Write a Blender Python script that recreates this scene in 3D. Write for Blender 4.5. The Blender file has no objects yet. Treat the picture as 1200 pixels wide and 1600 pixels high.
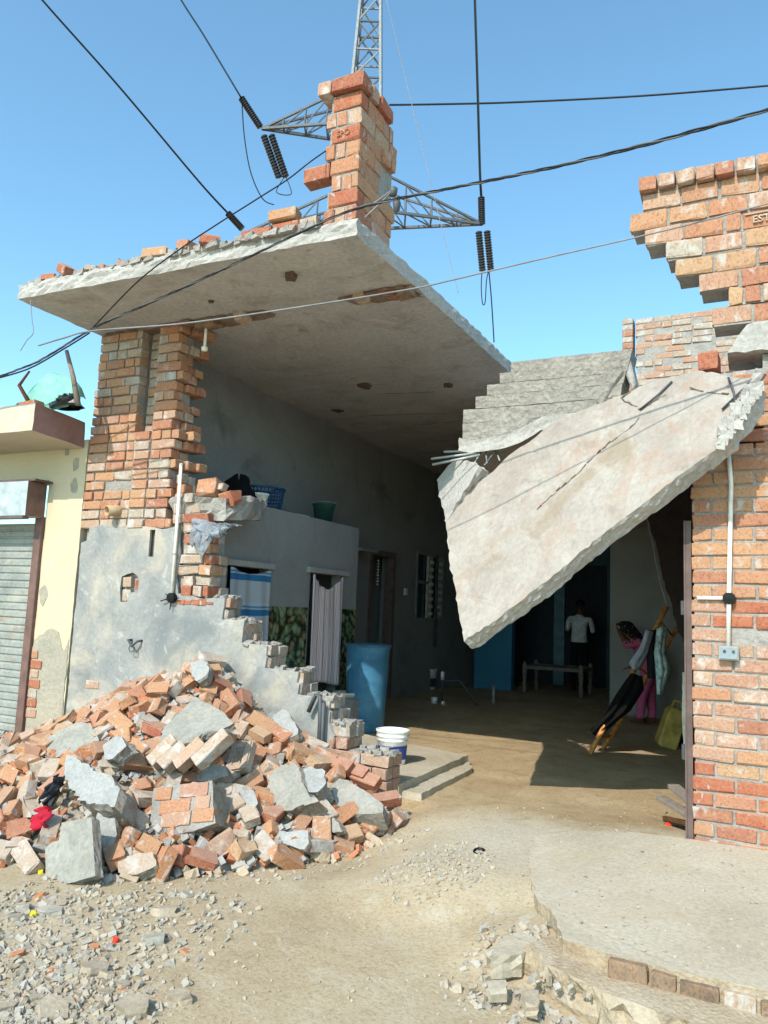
import bpy, bmesh, math, random
from mathutils import Vector, Matrix, noise

# ---------------------------------------------------------------- camera, sky, sun, exposure
scene = bpy.context.scene
COL = scene.collection
V = Vector
FPX, YAW, PITCH, ROLL, CAMH = 1213.0, math.radians(26.4), math.radians(7.2), math.radians(2.4), 1.3
_fh = V((-math.sin(YAW), math.cos(YAW), 0)); _rh = V((math.cos(YAW), math.sin(YAW), 0)); _z = V((0, 0, 1))
FW = _fh*math.cos(PITCH) + _z*math.sin(PITCH)
_up = -_fh*math.sin(PITCH) + _z*math.cos(PITCH)
IR = _rh*math.cos(ROLL) + _up*math.sin(ROLL)
IU = _up*math.cos(ROLL) - _rh*math.sin(ROLL)
CAM = V((0, 0, CAMH))
cam_data = bpy.data.cameras.new('camera')
cam_data.sensor_fit = 'HORIZONTAL'; cam_data.sensor_width = 36; cam_data.lens = 36*FPX/1200
cam_data.clip_start = 0.05; cam_data.clip_end = 3000
cam = bpy.data.objects.new('camera', cam_data); COL.objects.link(cam)
cam.matrix_world = Matrix.Translation(CAM) @ Matrix((IR, IU, -FW)).transposed().to_4x4()
scene.camera = cam

SUN_TRAVEL = V((0.09, 1.0, -0.90)).normalized()
TO_SUN = -SUN_TRAVEL
world = bpy.data.worlds.new('World'); scene.world = world; world.use_nodes = True
nt = world.node_tree
sky = nt.nodes.new('ShaderNodeTexSky'); sky.sky_type = 'NISHITA'; sky.sun_disc = False
sky.sun_elevation = math.asin(TO_SUN.z); sky.sun_rotation = math.atan2(TO_SUN.x, TO_SUN.y)
sky.air_density = 1.0; sky.dust_density = 1.1; sky.ozone_density = 1.4; sky.altitude = 200
tint = nt.nodes.new('ShaderNodeMix'); tint.data_type = 'RGBA'; tint.blend_type = 'MULTIPLY'; tint.inputs[0].default_value = 1
tint.inputs[7].default_value = (.84, 1.15, 1.11, 1)          # cyan tint over the whole sky that also raises its brightness
nt.links.new(sky.outputs[0], tint.inputs[6]); nt.links.new(tint.outputs[2], nt.nodes['Background'].inputs[0])
nt.nodes['Background'].inputs[1].default_value = 0.15
sun_data = bpy.data.lights.new('sun', 'SUN'); sun_data.energy = 2.75; sun_data.angle = math.radians(0.53)
sun_data.color = (1.0, 0.92, 0.83)
sun = bpy.data.objects.new('sun', sun_data); COL.objects.link(sun)
sun.rotation_euler = SUN_TRAVEL.to_track_quat('-Z', 'Y').to_euler()
vs = scene.view_settings
vs.view_transform = 'Standard'; vs.look = 'None'; vs.exposure = 0.86; vs.gamma = 1.0; vs.use_curve_mapping = False
scene.render.engine = 'CYCLES'
scene.cycles.max_bounces = 8; scene.cycles.diffuse_bounces = 6; scene.cycles.use_denoising = True

# ---------------------------------------------------------------- layout helpers (a sight line met with a real plane)
def ray(x, y): return FW + IR*((x-600)/FPX) - IU*((y-800)/FPX)
def onz(x, y, z): d = ray(x, y); return CAM + d*((z-CAMH)/d.z)
def ony(x, y, yy): d = ray(x, y); return CAM + d*(yy/d.y)
def onx(x, y, xx): d = ray(x, y); return CAM + d*(xx/d.x)
def onp(x, y, p, n): d = ray(x, y); return CAM + d*((p-CAM).dot(n)/d.dot(n))

R = random.Random(7)
def jit(a): return R.uniform(-a, a)

# ---------------------------------------------------------------- object helpers
def tag(o, label=None, cat=None, group=None, kind=None):
    if label: o['label'] = label
    if cat: o['category'] = cat
    if group: o['group'] = group
    if kind: o['kind'] = kind
    return o
def thing(name, loc, label, cat, group=None):
    o = bpy.data.objects.new(name, None); o.empty_display_size = 0.1
    COL.objects.link(o); o.location = loc
    return tag(o, label, cat, group)
def attach(o, parent):
    if parent is not None:
        o.parent = parent
        p = parent; t = V((0, 0, 0)); m = Matrix.Identity(4)
        chain = []
        while p is not None: chain.append(p); p = p.parent
        for q in reversed(chain):
            m = m @ (q.matrix_parent_inverse if q.parent else Matrix.Identity(4)) @ Matrix.LocRotScale(q.location, q.rotation_euler, q.scale)
        o.matrix_parent_inverse = m.inverted()
    return o
def link_mesh(name, me, parent=None, mw=None):
    o = bpy.data.objects.new(name, me); COL.objects.link(o)
    if mw is not None:
        l, r, s = mw.decompose(); o.location = l; o.rotation_euler = r.to_euler(); o.scale = s
    return attach(o, parent)

class MB:
    def __init__(s): s.v = []; s.f = []
    def add(s, vs, fs):
        b = len(s.v); s.v += [tuple(p) for p in vs]; s.f += [tuple(i+b for i in f) for f in fs]; return s
    def box(s, x0, x1, y0, y1, z0, z1, j=0.0):
        c = [(x, y, z) for z in (z0, z1) for x, y in ((x0, y0), (x1, y0), (x1, y1), (x0, y1))]
        if j: c = [(a+jit(j), b+jit(j), d+jit(j)) for a, b, d in c]
        return s.add(c, [(0, 3, 2, 1), (4, 5, 6, 7), (0, 1, 5, 4), (1, 2, 6, 5), (2, 3, 7, 6), (3, 0, 4, 7)])
    def obox(s, c, u, v, n, a, b, h):
        u = V(u).normalized()*a/2; v = V(v).normalized()*b/2; n = V(n).normalized()*h/2; c = V(c)
        p = [c+u*i+v*k+n*q for q in (-1, 1) for i, k in ((-1, -1), (1, -1), (1, 1), (-1, 1))]
        return s.add(p, [(0, 3, 2, 1), (4, 5, 6, 7), (0, 1, 5, 4), (1, 2, 6, 5), (2, 3, 7, 6), (3, 0, 4, 7)])
    def bar(s, a, b, w, h=None):
        a = V(a); b = V(b); d = (b-a); L = d.length; d = d/L
        t = V((0, 0, 1)) if abs(d.z) < .9 else V((1, 0, 0))
        u = d.cross(t).normalized(); n = u.cross(d)
        return s.obox((a+b)/2, d, u, n, L, w, h or w)
    def tube(s, pts, r, seg=8, cap=True):
        pts = [V(p) for p in pts]; rs = r if isinstance(r, (list, tuple)) else [r]*len(pts)
        rings = []; prev = None
        for i, p in enumerate(pts):
            d = (pts[min(i+1, len(pts)-1)]-pts[max(i-1, 0)]).normalized()
            if prev is None:
                t = V((0, 0, 1)) if abs(d.z) < .9 else V((1, 0, 0)); u = d.cross(t).normalized()
            else:
                u = (prev - d*prev.dot(d)).normalized()
            prev = u; w = d.cross(u)
            rings.append([p + (u*math.cos(2*math.pi*k/seg)+w*math.sin(2*math.pi*k/seg))*rs[i] for k in range(seg)])
        vs = [q for rg in rings for q in rg]; fs = []
        for i in range(len(pts)-1):
            for k in range(seg):
                a = i*seg+k; b = i*seg+(k+1) % seg
                fs.append((a, a+seg, b+seg, b))
        if cap: fs.append(tuple(range(seg))); fs.append(tuple(reversed(range((len(pts)-1)*seg, len(pts)*seg))))
        return s.add(vs, fs)
    def lathe(s, prof, c, seg=28, M=None):
        vs = []; fs = []
        for r, z in prof:
            for k in range(seg):
                a = 2*math.pi*k/seg; p = V((r*math.cos(a), r*math.sin(a), z))
                if M is not None: p = M @ p
                vs.append(V(c)+p)
        for i in range(len(prof)-1):
            for k in range(seg):
                a = i*seg+k; b = i*seg+(k+1) % seg
                fs.append((a, b, b+seg, a+seg))
        return s.add(vs, fs)
    def prism(s, poly, off):
        poly = [V(p) for p in poly]; n = len(poly); off = V(off)
        fs = [tuple(range(n)), tuple(reversed(range(n, 2*n)))]
        for i in range(n): fs.append((i, i+n, (i+1) % n+n, (i+1) % n))
        return s.add(poly+[p+off for p in poly], fs)
    def rough(s, outline, off, step=.07, ji=.012, layers=3, seed=0, facej=0.0):
        """outline polygon with broken, uneven rim, pushed through 'off' in layers"""
        rr = random.Random(seed); o = [V(p) for p in outline]; off = V(off); pts = []
        for i, p in enumerate(o):
            q = o[(i+1) % len(o)]; k = max(1, int((q-p).length/step))
            for a in range(k): pts.append(p.lerp(q, a/k))
        n = len(pts); vs = []
        cen = sum(pts, V())/n; nn = off.normalized()
        for L in range(layers+1):
            for i, p in enumerate(pts):
                j = V((rr.uniform(-1, 1), rr.uniform(-1, 1), rr.uniform(-1, 1)))
                j = j - nn*j.dot(nn)
                big = noise.noise(p*3.1+V((seed*1.7, L*.35, 0)))
                d = (p-cen); d = (d-nn*d.dot(nn)).normalized()
                vs.append(p + off*(L/layers) + j*ji + d*big*ji*2.2 + nn*rr.uniform(-1, 1)*ji*.35)
        fs = []
        for L in range(layers):
            for i in range(n):
                a = L*n+i; b = L*n+(i+1) % n
                fs.append((a, a+n, b+n, b))
        fs.append(tuple(range(n))); fs.append(tuple(reversed(range(layers*n, layers*n+n))))
        return s.add(vs, fs)
    def mesh(s, name, mat, smooth=False, bevel=0, fix=True):
        me = bpy.data.meshes.new(name); me.from_pydata(s.v, [], s.f)
        if fix or bevel:
            bm = bmesh.new(); bm.from_mesh(me)
            if bevel:
                bmesh.ops.recalc_face_normals(bm, faces=bm.faces)
                bmesh.ops.bevel(bm, geom=[e for e in bm.edges if len(e.link_faces) == 2 and e.calc_face_angle(0) > .5], offset=bevel, segments=1, affect='EDGES', clamp_overlap=True)
            bmesh.ops.triangulate(bm, faces=[f for f in bm.faces if len(f.verts) > 4])
            bmesh.ops.recalc_face_normals(bm, faces=bm.faces)
            bm.to_mesh(me); bm.free()
        if smooth: me.polygons.foreach_set('use_smooth', [True]*len(me.polygons))
        if mat: me.materials.append(mat)
        me.update(); return me
    def build(s, name, mat, parent=None, smooth=False, bevel=0, fix=True):
        """one mesh object, its origin at the middle of its foot"""
        lo = V((min(p[i] for p in s.v) for i in range(3))); hi = V((max(p[i] for p in s.v) for i in range(3)))
        c = V(((lo.x+hi.x)/2, (lo.y+hi.y)/2, lo.z))
        s.v = [(p[0]-c.x, p[1]-c.y, p[2]-c.z) for p in s.v]
        return link_mesh(name, s.mesh(name, mat, smooth, bevel, fix), parent, Matrix.Translation(c))

# ---------------------------------------------------------------- materials
def lin(c):
    return tuple((x/12.92 if x <= .04045 else ((x+.055)/1.055)**2.4) for x in c)+(1,)
def newmat(name):
    m = bpy.data.materials.new(name); m.use_nodes = True
    t = m.node_tree; b = t.nodes['Principled BSDF']
    b.inputs['Specular IOR Level'].default_value = .25
    return m, t, b
def N(t, kind, **kw):
    n = t.nodes.new(kind)
    for k, v in kw.items():
        if k in n.inputs: n.inputs[k].default_value = v
        else: setattr(n, k, v)
    return n
def coords(t, per_object=False):
    tc = t.nodes.new('ShaderNodeTexCoord')
    if not per_object: 
        g = t.nodes.new('ShaderNodeNewGeometry'); return g.outputs['Position']
    oi = t.nodes.new('ShaderNodeObjectInfo')
    mul = N(t, 'ShaderNodeVectorMath', operation='SCALE'); mul.inputs[0].default_value = (37.1, 91.7, 53.3)
    t.links.new(oi.outputs['Random'], mul.inputs['Scale'])
    ad = N(t, 'ShaderNodeVectorMath', operation='ADD')
    t.links.new(tc.outputs['Object'], ad.inputs[0]); t.links.new(mul.outputs[0], ad.inputs[1])
    return ad.outputs[0]
def ramp(t, cols, fac, interp='LINEAR'):
    r = t.nodes.new('ShaderNodeValToRGB'); r.color_ramp.interpolation = interp
    e = r.color_ramp.elements
    while len(e) < len(cols): e.new(.5)
    for i, (p, c) in enumerate(cols): e[i].position = p; e[i].color = c if len(c) == 4 else lin(c)
    t.links.new(fac, r.inputs[0]); return r.outputs[0]
def noise_n(t, vec, scale, detail=6, rough=.6, dist=0):
    n = N(t, 'ShaderNodeTexNoise', Scale=scale, Detail=detail, Roughness=rough, Distortion=dist)
    t.links.new(vec, n.inputs['Vector']); return n.outputs['Fac']
def mixc(t, fac, a, b, mode='MIX'):
    m = N(t, 'ShaderNodeMix', data_type='RGBA', blend_type=mode)
    for s, i in ((fac, 0), (a, 6), (b, 7)):
        if hasattr(s, 'links'): t.links.new(s, m.inputs[i])
        else: m.inputs[i].default_value = s if i == 0 else (s if len(s) == 4 else lin(s))
    return m.outputs[2]
def bump(t, b, h, strength, dist=.01):
    n = N(t, 'ShaderNodeBump', Strength=strength, Distance=dist)
    t.links.new(h, n.inputs['Height']); t.links.new(n.outputs[0], b.inputs['Normal'])
def simple(name, col, rough=.6, metal=0, spec=None, var=.12, scale=9, per=True, bmp=0, bscale=80):
    m, t, b = newmat(name); v = coords(t, per)
    n = noise_n(t, v, scale)
    lo = tuple(max(0, c*(1-var)) for c in col); hi = tuple(min(1, c*(1+var)) for c in col)
    t.links.new(ramp(t, [(.3, lo), (.7, hi)], n), b.inputs['Base Color'])
    b.inputs['Roughness'].default_value = rough; b.inputs['Metallic'].default_value = metal
    if spec is not None: b.inputs['Specular IOR Level'].default_value = spec
    if bmp: bump(t, b, noise_n(t, v, bscale), bmp, .004)
    return m
def stone(name, cols, scale=3, fine=45, bmp=.5, rough=.92, per=False, patch=None, pits=0, fvar=.22, bdist=.012):
    """weathered mineral surface: two scales of colour, optional stain patches, gritty relief"""
    m, t, b = newmat(name); v = coords(t, per)
    big = noise_n(t, v, scale, 8, .62, .4)
    c = ramp(t, cols, big)
    f = noise_n(t, v, fine, 8, .7)
    g = ramp(t, [(.25, (1-fvar,)*3), (.55, (.93,)*3), (.8, (1, 1, 1))], f)
    c = mixc(t, 1.0, c, g, 'MULTIPLY')
    if patch:
        for pc, ps, lo, hi, amt in patch:
            pn = noise_n(t, v, ps, 7, .65, .8)
            mk = ramp(t, [(lo, (0, 0, 0, 1)), (hi, (amt, amt, amt, 1))], pn)
            c = mixc(t, mk, c, pc)
    t.links.new(c, b.inputs['Base Color']); b.inputs['Roughness'].default_value = rough
    h = f
    if pits:
        vo = N(t, 'ShaderNodeTexVoronoi', Scale=pits); t.links.new(v, vo.inputs['Vector'])
        mm = N(t, 'ShaderNodeMath', operation='MULTIPLY_ADD'); mm.inputs[1].default_value = .6
        t.links.new(vo.outputs['Distance'], mm.inputs[0]); t.links.new(f, mm.inputs[2]); h = mm.outputs[0]
    bump(t, b, h, bmp, bdist)
    return m
def brickmat(name, cols, smear=.62, smearcol=(.70, .68, .65), soft=.05, dust=0):
    m, t, b = newmat(name); v = coords(t, True)
    oi = t.nodes.new('ShaderNodeObjectInfo')
    base = ramp(t, cols, oi.outputs['Random'])
    n1 = noise_n(t, v, 14, 6, .6, .6)
    c = mixc(t, ramp(t, [(.35, (0, 0, 0, 1)), (.75, (.55, .55, .55, 1))], n1), base, (.74, .59, .45))
    n2 = noise_n(t, v, 70, 6, .75)
    c = mixc(t, 1.0, c, ramp(t, [(.28, (.62, .58, .56)), (.5, (.95, .94, .93)), (.8, (1, 1, 1))], n2), 'MULTIPLY')
    n3 = noise_n(t, v, 9, 8, .68, .5)
    mk = ramp(t, [(smear, (0, 0, 0, 1)), (smear+soft, (.9, .9, .9, 1))], n3)
    c = mixc(t, mk, c, smearcol)
    if dust:                                                   # cement dust settled on whatever lies uppermost
        ge = t.nodes.new('ShaderNodeNewGeometry'); sx = t.nodes.new('ShaderNodeSeparateXYZ'); t.links.new(ge.outputs['Normal'], sx.inputs[0])
        mr = N(t, 'ShaderNodeMapRange'); t.links.new(sx.outputs['Z'], mr.inputs[0]); mr.inputs[1].default_value = .05; mr.inputs[2].default_value = .9
        mu = N(t, 'ShaderNodeMath', operation='MULTIPLY'); t.links.new(mr.outputs[0], mu.inputs[0]); t.links.new(noise_n(t, v, 22, 6, .7), mu.inputs[1])
        m2 = N(t, 'ShaderNodeMath', operation='MULTIPLY'); t.links.new(mu.outputs[0], m2.inputs[0]); m2.inputs[1].default_value = dust
        c = mixc(t, m2.outputs[0], c, (.68, .615, .54))
    t.links.new(c, b.inputs['Base Color']); b.inputs['Roughness'].default_value = .93
    bump(t, b, n2, .55, .006)
    return m

BR_WALL = brickmat('brick_wall_clay', [(0, (.70, .47, .37)), (.2, (.73, .53, .42)), (.45, (.75, .59, .46)), (.7, (.71, .50, .41)), (.88, (.65, .43, .36)), (1, (.76, .64, .51))], .56, soft=.10)
BR_PILE = brickmat('brick_loose_clay', [(0, (.70, .43, .30)), (.25, (.76, .56, .40)), (.5, (.70, .50, .37)), (.75, (.64, .43, .33)), (1, (.76, .64, .51))], .57, dust=.55)
BR_RED = brickmat('brick_fresh_red', [(0, (.66, .37, .30)), (.5, (.70, .42, .32)), (1, (.63, .37, .31))], .60, dust=.8)
BR_GREY = brickmat('brick_mortar_caked', [(0, (.70, .67, .62)), (.5, (.72, .64, .57)), (1, (.66, .64, .61))], .50, (.72, .71, .69), .12, dust=.6)
BR_PALE = brickmat('brick_pale_pink', [(0, (.73, .60, .53)), (.4, (.71, .55, .47)), (.7, (.74, .64, .56)), (1, (.69, .50, .43))], .53, (.76, .74, .71), .14, dust=.8)
MORTAR = stone('mortar', [(.3, (.60, .58, .55)), (.7, (.72, .70, .67))], 6, 60, .8, pits=30)
CONC = stone('raw_concrete', [(.25, (.66, .645, .62)), (.5, (.74, .725, .70)), (.75, (.79, .775, .745))], 2.2, 38, .7, pits=22,
             patch=[((.60, .57, .52), 3.5, .58, .72, .5)])
CONC_UNDER = stone('board_marked_concrete', [(.25, (.70, .695, .68)), (.5, (.78, .77, .755)), (.75, (.83, .82, .80))], 1.3, 26, .35,
                   patch=[((.54, .505, .465), 2.2, .52, .70, .6), ((.82, .79, .75), 5, .57, .70, .6), ((.46, .42, .38), 9, .62, .70, .5)], fvar=.2)
SLABFACE = stone('smooth_slab_face', [(.2, (.60, .565, .53)), (.42, (.68, .64, .60)), (.6, (.72, .69, .65)), (.8, (.76, .735, .695))], 2.4, 30, .45,
                 patch=[((.64, .51, .43), 2.9, .54, .70, .6), ((.50, .47, .44), 7, .58, .70, .55), ((.56, .49, .40), 1.4, .58, .66, .6), ((.78, .76, .73), 3.2, .56, .74, .35)], fvar=.16)
PLASTER = stone('cement_plaster', [(.25, (.50, .515, .515)), (.45, (.60, .605, .595)), (.7, (.70, .69, .665))], 1.9, 30, .4,
                patch=[((.74, .69, .61), 1.3, .48, .66, .75), ((.44, .465, .47), 2.6, .53, .68, .7), ((.76, .75, .72), 6, .58, .68, .5)], fvar=.16)
PLASTER_CHUNK = stone('plaster_chunk', [(.2, (.56, .555, .515)), (.5, (.64, .63, .59)), (.8, (.70, .685, .65))], 5, 40, .6, per=True, patch=[((.50, .48, .44), 8, .55, .68, .6), ((.72, .64, .55), 6, .58, .68, .5)])
CHUNK_PALE = stone('mortar_chunk', [(.2, (.60, .60, .59)), (.5, (.68, .68, .665)), (.8, (.74, .735, .715))], 7, 50, .7, per=True, pits=35)
INNER = stone('inner_plaster', [(.2, (.52, .525, .53)), (.5, (.61, .61, .61)), (.8, (.66, .66, .655))], .9, 30, .2,
              patch=[((.38, .38, .38), 1.4, .55, .72, .6)], fvar=.12)
BATHWALL = stone('bathroom_cement', [(.2, (.56, .56, .555)), (.5, (.63, .63, .62)), (.8, (.68, .675, .66))], 1.6, 30, .2, fvar=.1)
YELLOW = stone('cream_yellow_paint', [(.2, (.80, .735, .605)), (.5, (.835, .78, .66)), (.8, (.86, .81, .70))], 1.5, 30, .15, fvar=.08,
               patch=[((.58, .57, .54), 2.1, .66, .69, .9)])
YELLOW_BASE = stone('peeled_cement_plinth', [(.2, (.60, .59, .54)), (.5, (.70, .67, .60)), (.8, (.78, .72, .62))], 3, 35, .5)
CREAM = stone('cream_canopy_paint', [(.2, (.76, .71, .63)), (.6, (.81, .77, .69)), (.8, (.85, .81, .74))], 3, 30, .2, fvar=.08)
MAUVE = stone('mauve_paint', [(.2, (.56, .42, .40)), (.5, (.63, .49, .46)), (.8, (.68, .55, .52))], 2.5, 30, .25, fvar=.1)
DIRT = stone('dry_dirt', [(.2, (.63, .555, .45)), (.45, (.71, .64, .535)), (.7, (.77, .71, .615))], 1.3, 55, .6, pits=55,
             patch=[((.55, .46, .36), .9, .56, .74, .6), ((.78, .745, .68), 1.9, .55, .72, .6)])
YARD = stone('brown_yard_earth', [(.2, (.54, .43, .31)), (.45, (.62, .51, .38)), (.7, (.70, .60, .46))], 1.1, 40, .4, pits=50,
             patch=[((.40, .31, .22), 1.1, .54, .70, .65), ((.76, .68, .55), 1.6, .60, .72, .6)])
APRON = stone('worn_cement_apron', [(.2, (.70, .65, .555)), (.5, (.765, .72, .635)), (.8, (.81, .775, .70))], 1.4, 45, .35,
              patch=[((.69, .62, .51), 1.3, .52, .72, .6), ((.64, .61, .56), 5, .58, .68, .4)])
GRIT = stone('rubble_grit', [(.2, (.58, .53, .47)), (.5, (.68, .64, .58)), (.8, (.76, .72, .66))], 9, 60, .9, pits=40)
STEEL = simple('galvanised_steel', (.62, .63, .62), .5, .4)
DARKSTEEL = simple('weathered_steel', (.33, .34, .35), .6, .3)
RUST = simple('brown_gate_paint', (.40, .34, .32), .6, .1)
BROWN = simple('brown_frame_paint', (.44, .34, .31), .55)
SILVER = simple('grey_shutter_box_paint', (.66, .70, .71), .5, .15)
SHUT = stone('faded_shutter_steel', [(.2, (.50, .525, .51)), (.5, (.62, .635, .61)), (.8, (.70, .70, .65))], 4, 30, .1, .55, patch=[((.55, .46, .38), 5, .58, .70, .6), ((.74, .72, .64), 2, .55, .70, .6)])
BLACK = simple('black_rubber', (.06, .06, .065), .5)
CABLE = simple('black_cable', (.10, .11, .12), .5)
CABLE_GREY = simple('grey_cable', (.50, .50, .50), .5)
PORC = simple('dark_porcelain', (.15, .12, .13), .25, spec=.5)
PVC = simple('white_pvc', (.88, .86, .82), .4)
WHITEP = simple('white_plastic', (.90, .90, .87), .35, spec=.4)
BLUELABEL = simple('blue_label', (.22, .30, .55), .45)
PALELABEL = simple('pale_label', (.78, .82, .92), .45)
WOODGREY = simple('grey_old_wood', (.50, .46, .42), .85, scale=20)
WOOD = simple('brown_wood', (.36, .24, .15), .8, scale=20)
BAMBOO = simple('bamboo', (.72, .50, .28), .55, scale=30, var=.25)
BLUEPAINT = stone('blue_wall_paint', [(.2, (.22, .48, .62)), (.6, (.28, .56, .70)), (.8, (.32, .60, .74))], 2, 30, .1, .7, fvar=.08)
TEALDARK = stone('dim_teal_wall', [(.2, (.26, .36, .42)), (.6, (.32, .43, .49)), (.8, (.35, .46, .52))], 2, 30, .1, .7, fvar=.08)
YELLOWP = simple('yellow_plastic', (.72, .64, .36), .6, var=.2)
CERAMIC = simple('cream_ceramic', (.84, .82, .74), .3, spec=.5)
VOID = simple('dark_room', (.10, .10, .11), .95)
GLASSY = simple('dark_window_glass', (.09, .10, .12), .12, spec=.6)

# ---------------------------------------------------------------- bricks
_bm_cache = {}
def brick_mesh(seed, mat, broken=0.0, l=.23, w=.11, h=.075, ji=.0045, cham=.0065):
    key = (seed, mat.name, broken, l, w, h, ji)
    if key in _bm_cache: return _bm_cache[key]
    rr = random.Random(seed*31+int(broken*1000)+int(l*977))
    bm = bmesh.new(); bmesh.ops.create_cube(bm, size=1)
    for v in bm.verts: v.co = V((v.co.x*l, v.co.y*w, v.co.z*h))
    bmesh.ops.bevel(bm, geom=list(bm.edges), offset=cham, segments=1, affect='EDGES')
    for v in bm.verts:
        v.co += V((rr.uniform(-ji, ji), rr.uniform(-ji, ji), rr.uniform(-ji, ji)))
        if broken and v.co.x > l*.3:
            v.co.x -= rr.uniform(0, broken) * (1.3 if v.co.z > 0 else .5) * (1.3 if v.co.y > 0 else .6)
    me = bpy.data.meshes.new('brick'); bm.to_mesh(me); bm.free(); me.materials.append(mat)
    _bm_cache[key] = me; return me
def put(parent, x0, x1, y0, y1, z0, z1, mat=None, rot=.008, name='brick', ji=.0045):
    """one brick filling the given box, long side along its longest horizontal axis"""
    mat = mat or BR_WALL
    dx, dy, dz = x1-x0, y1-y0, z1-z0
    c = V(((x0+x1)/2, (y0+y1)/2, (z0+z1)/2))
    me = brick_mesh(R.randrange(9), mat, ji=ji)
    if dy > dx: rz, sc = math.pi/2, (dy/.23, dx/.11, dz/.075)
    else: rz, sc = 0.0, (dx/.23, dy/.11, dz/.075)
    if R.random() < .5: rz += math.pi
    m = Matrix.Translation(c) @ Matrix.Rotation(rz+jit(rot), 4, 'Z') @ Matrix.Rotation(jit(rot), 4, 'X') @ Matrix.Diagonal((*sc, 1))
    return link_mesh(name, me, parent, m)
def pieces(x0, x1, kind, gap=.012):
    L = {'S': .228, 'H': .11, 'E': .078}
    out = []; x = x0
    while x < x1-.03:
        k = kind
        if kind == 'M': k = 'S' if R.random() < .45 else 'H'
        l = L[k]*R.uniform(.94, 1.05)
        if x+l > x1-.05: l = x1-x
        out.append((x, x+l)); x += l+gap
    return out
def frame_brick(parent, c, n, u, l, w, h, mat, seed=None, broken=0, name='brick', ji=.0045):
    """a brick centred at c whose face normal is n and long axis near u"""
    n = V(n).normalized(); u = V(u); u = (u-n*u.dot(n)).normalized(); v = n.cross(u)
    m = Matrix((u, v, n)).transposed().to_4x4(); m.translation = V(c)
    me = brick_mesh(R.randrange(9) if seed is None else seed, mat, broken, ji=ji)
    return link_mesh(name, me, parent, m @ Matrix.Diagonal((l/.23, w/.11, h/.075, 1)))
def lettering(name, s, size, depth, mat, parent, m):
    cu = bpy.data.curves.new(name, 'FONT'); cu.body = s; cu.size = size; cu.extrude = depth; cu.align_x = 'CENTER'; cu.align_y = 'CENTER'
    cu.resolution_u = 3; cu.offset = .0012
    o = bpy.data.objects.new(name, cu); COL.objects.link(o)
    dg = bpy.context.evaluated_depsgraph_get(); me = bpy.data.meshes.new_from_object(o.evaluated_get(dg))
    bpy.data.objects.remove(o); me.materials.clear(); me.materials.append(mat)
    return link_mesh(name, me, parent, m)

YF = 5.265
BR_DARK = brickmat('brick_weathered_brown', [(0, (.46, .40, .35)), (1, (.54, .47, .40))], .66, (.66, .60, .52), .1)
FLOOR = -.08

# ---------------------------------------------------------------- ground
def sm(a, b, x): t = max(0, min(1, (x-a)/(b-a))); return t*t*(3-2*t)
def interp(tab, x):
    if x <= tab[0][0]: return tab[0][1]
    for (a, fa), (b, fb) in zip(tab, tab[1:]):
        if x <= b: return fa+(fb-fa)*(x-a)/(b-a)
    return tab[-1][1]
def apz(x, y): return -.045+.05*sm(3.4, 5.2, y)-.03*sm(-.7, -1.2, x)
def g(x, y):
    inside = sm(4.3, 5.5, y) * sm(-2.9, -2.0, x) if y < 5.45 else 1.0
    z = -.25 + .17*inside
    w = max(sm(-2.4, -1.5, x)*sm(3.55, 4.25, y), .75*sm(-1.6, -1.0, x)*sm(3.3, 3.75, y))*(1-sm(5.25, 6.2, y))
    z = z*(1-w)+(apz(x, y)-.012)*w
    if -12 < x < 6 and -3 < y < 20:
        z += noise.noise(V((x*1.1, y*1.1, 3)))*.022*(1-.9*w) + noise.noise(V((x*4, y*4, 9)))*.007*(1-.6*w)
    return z
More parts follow.
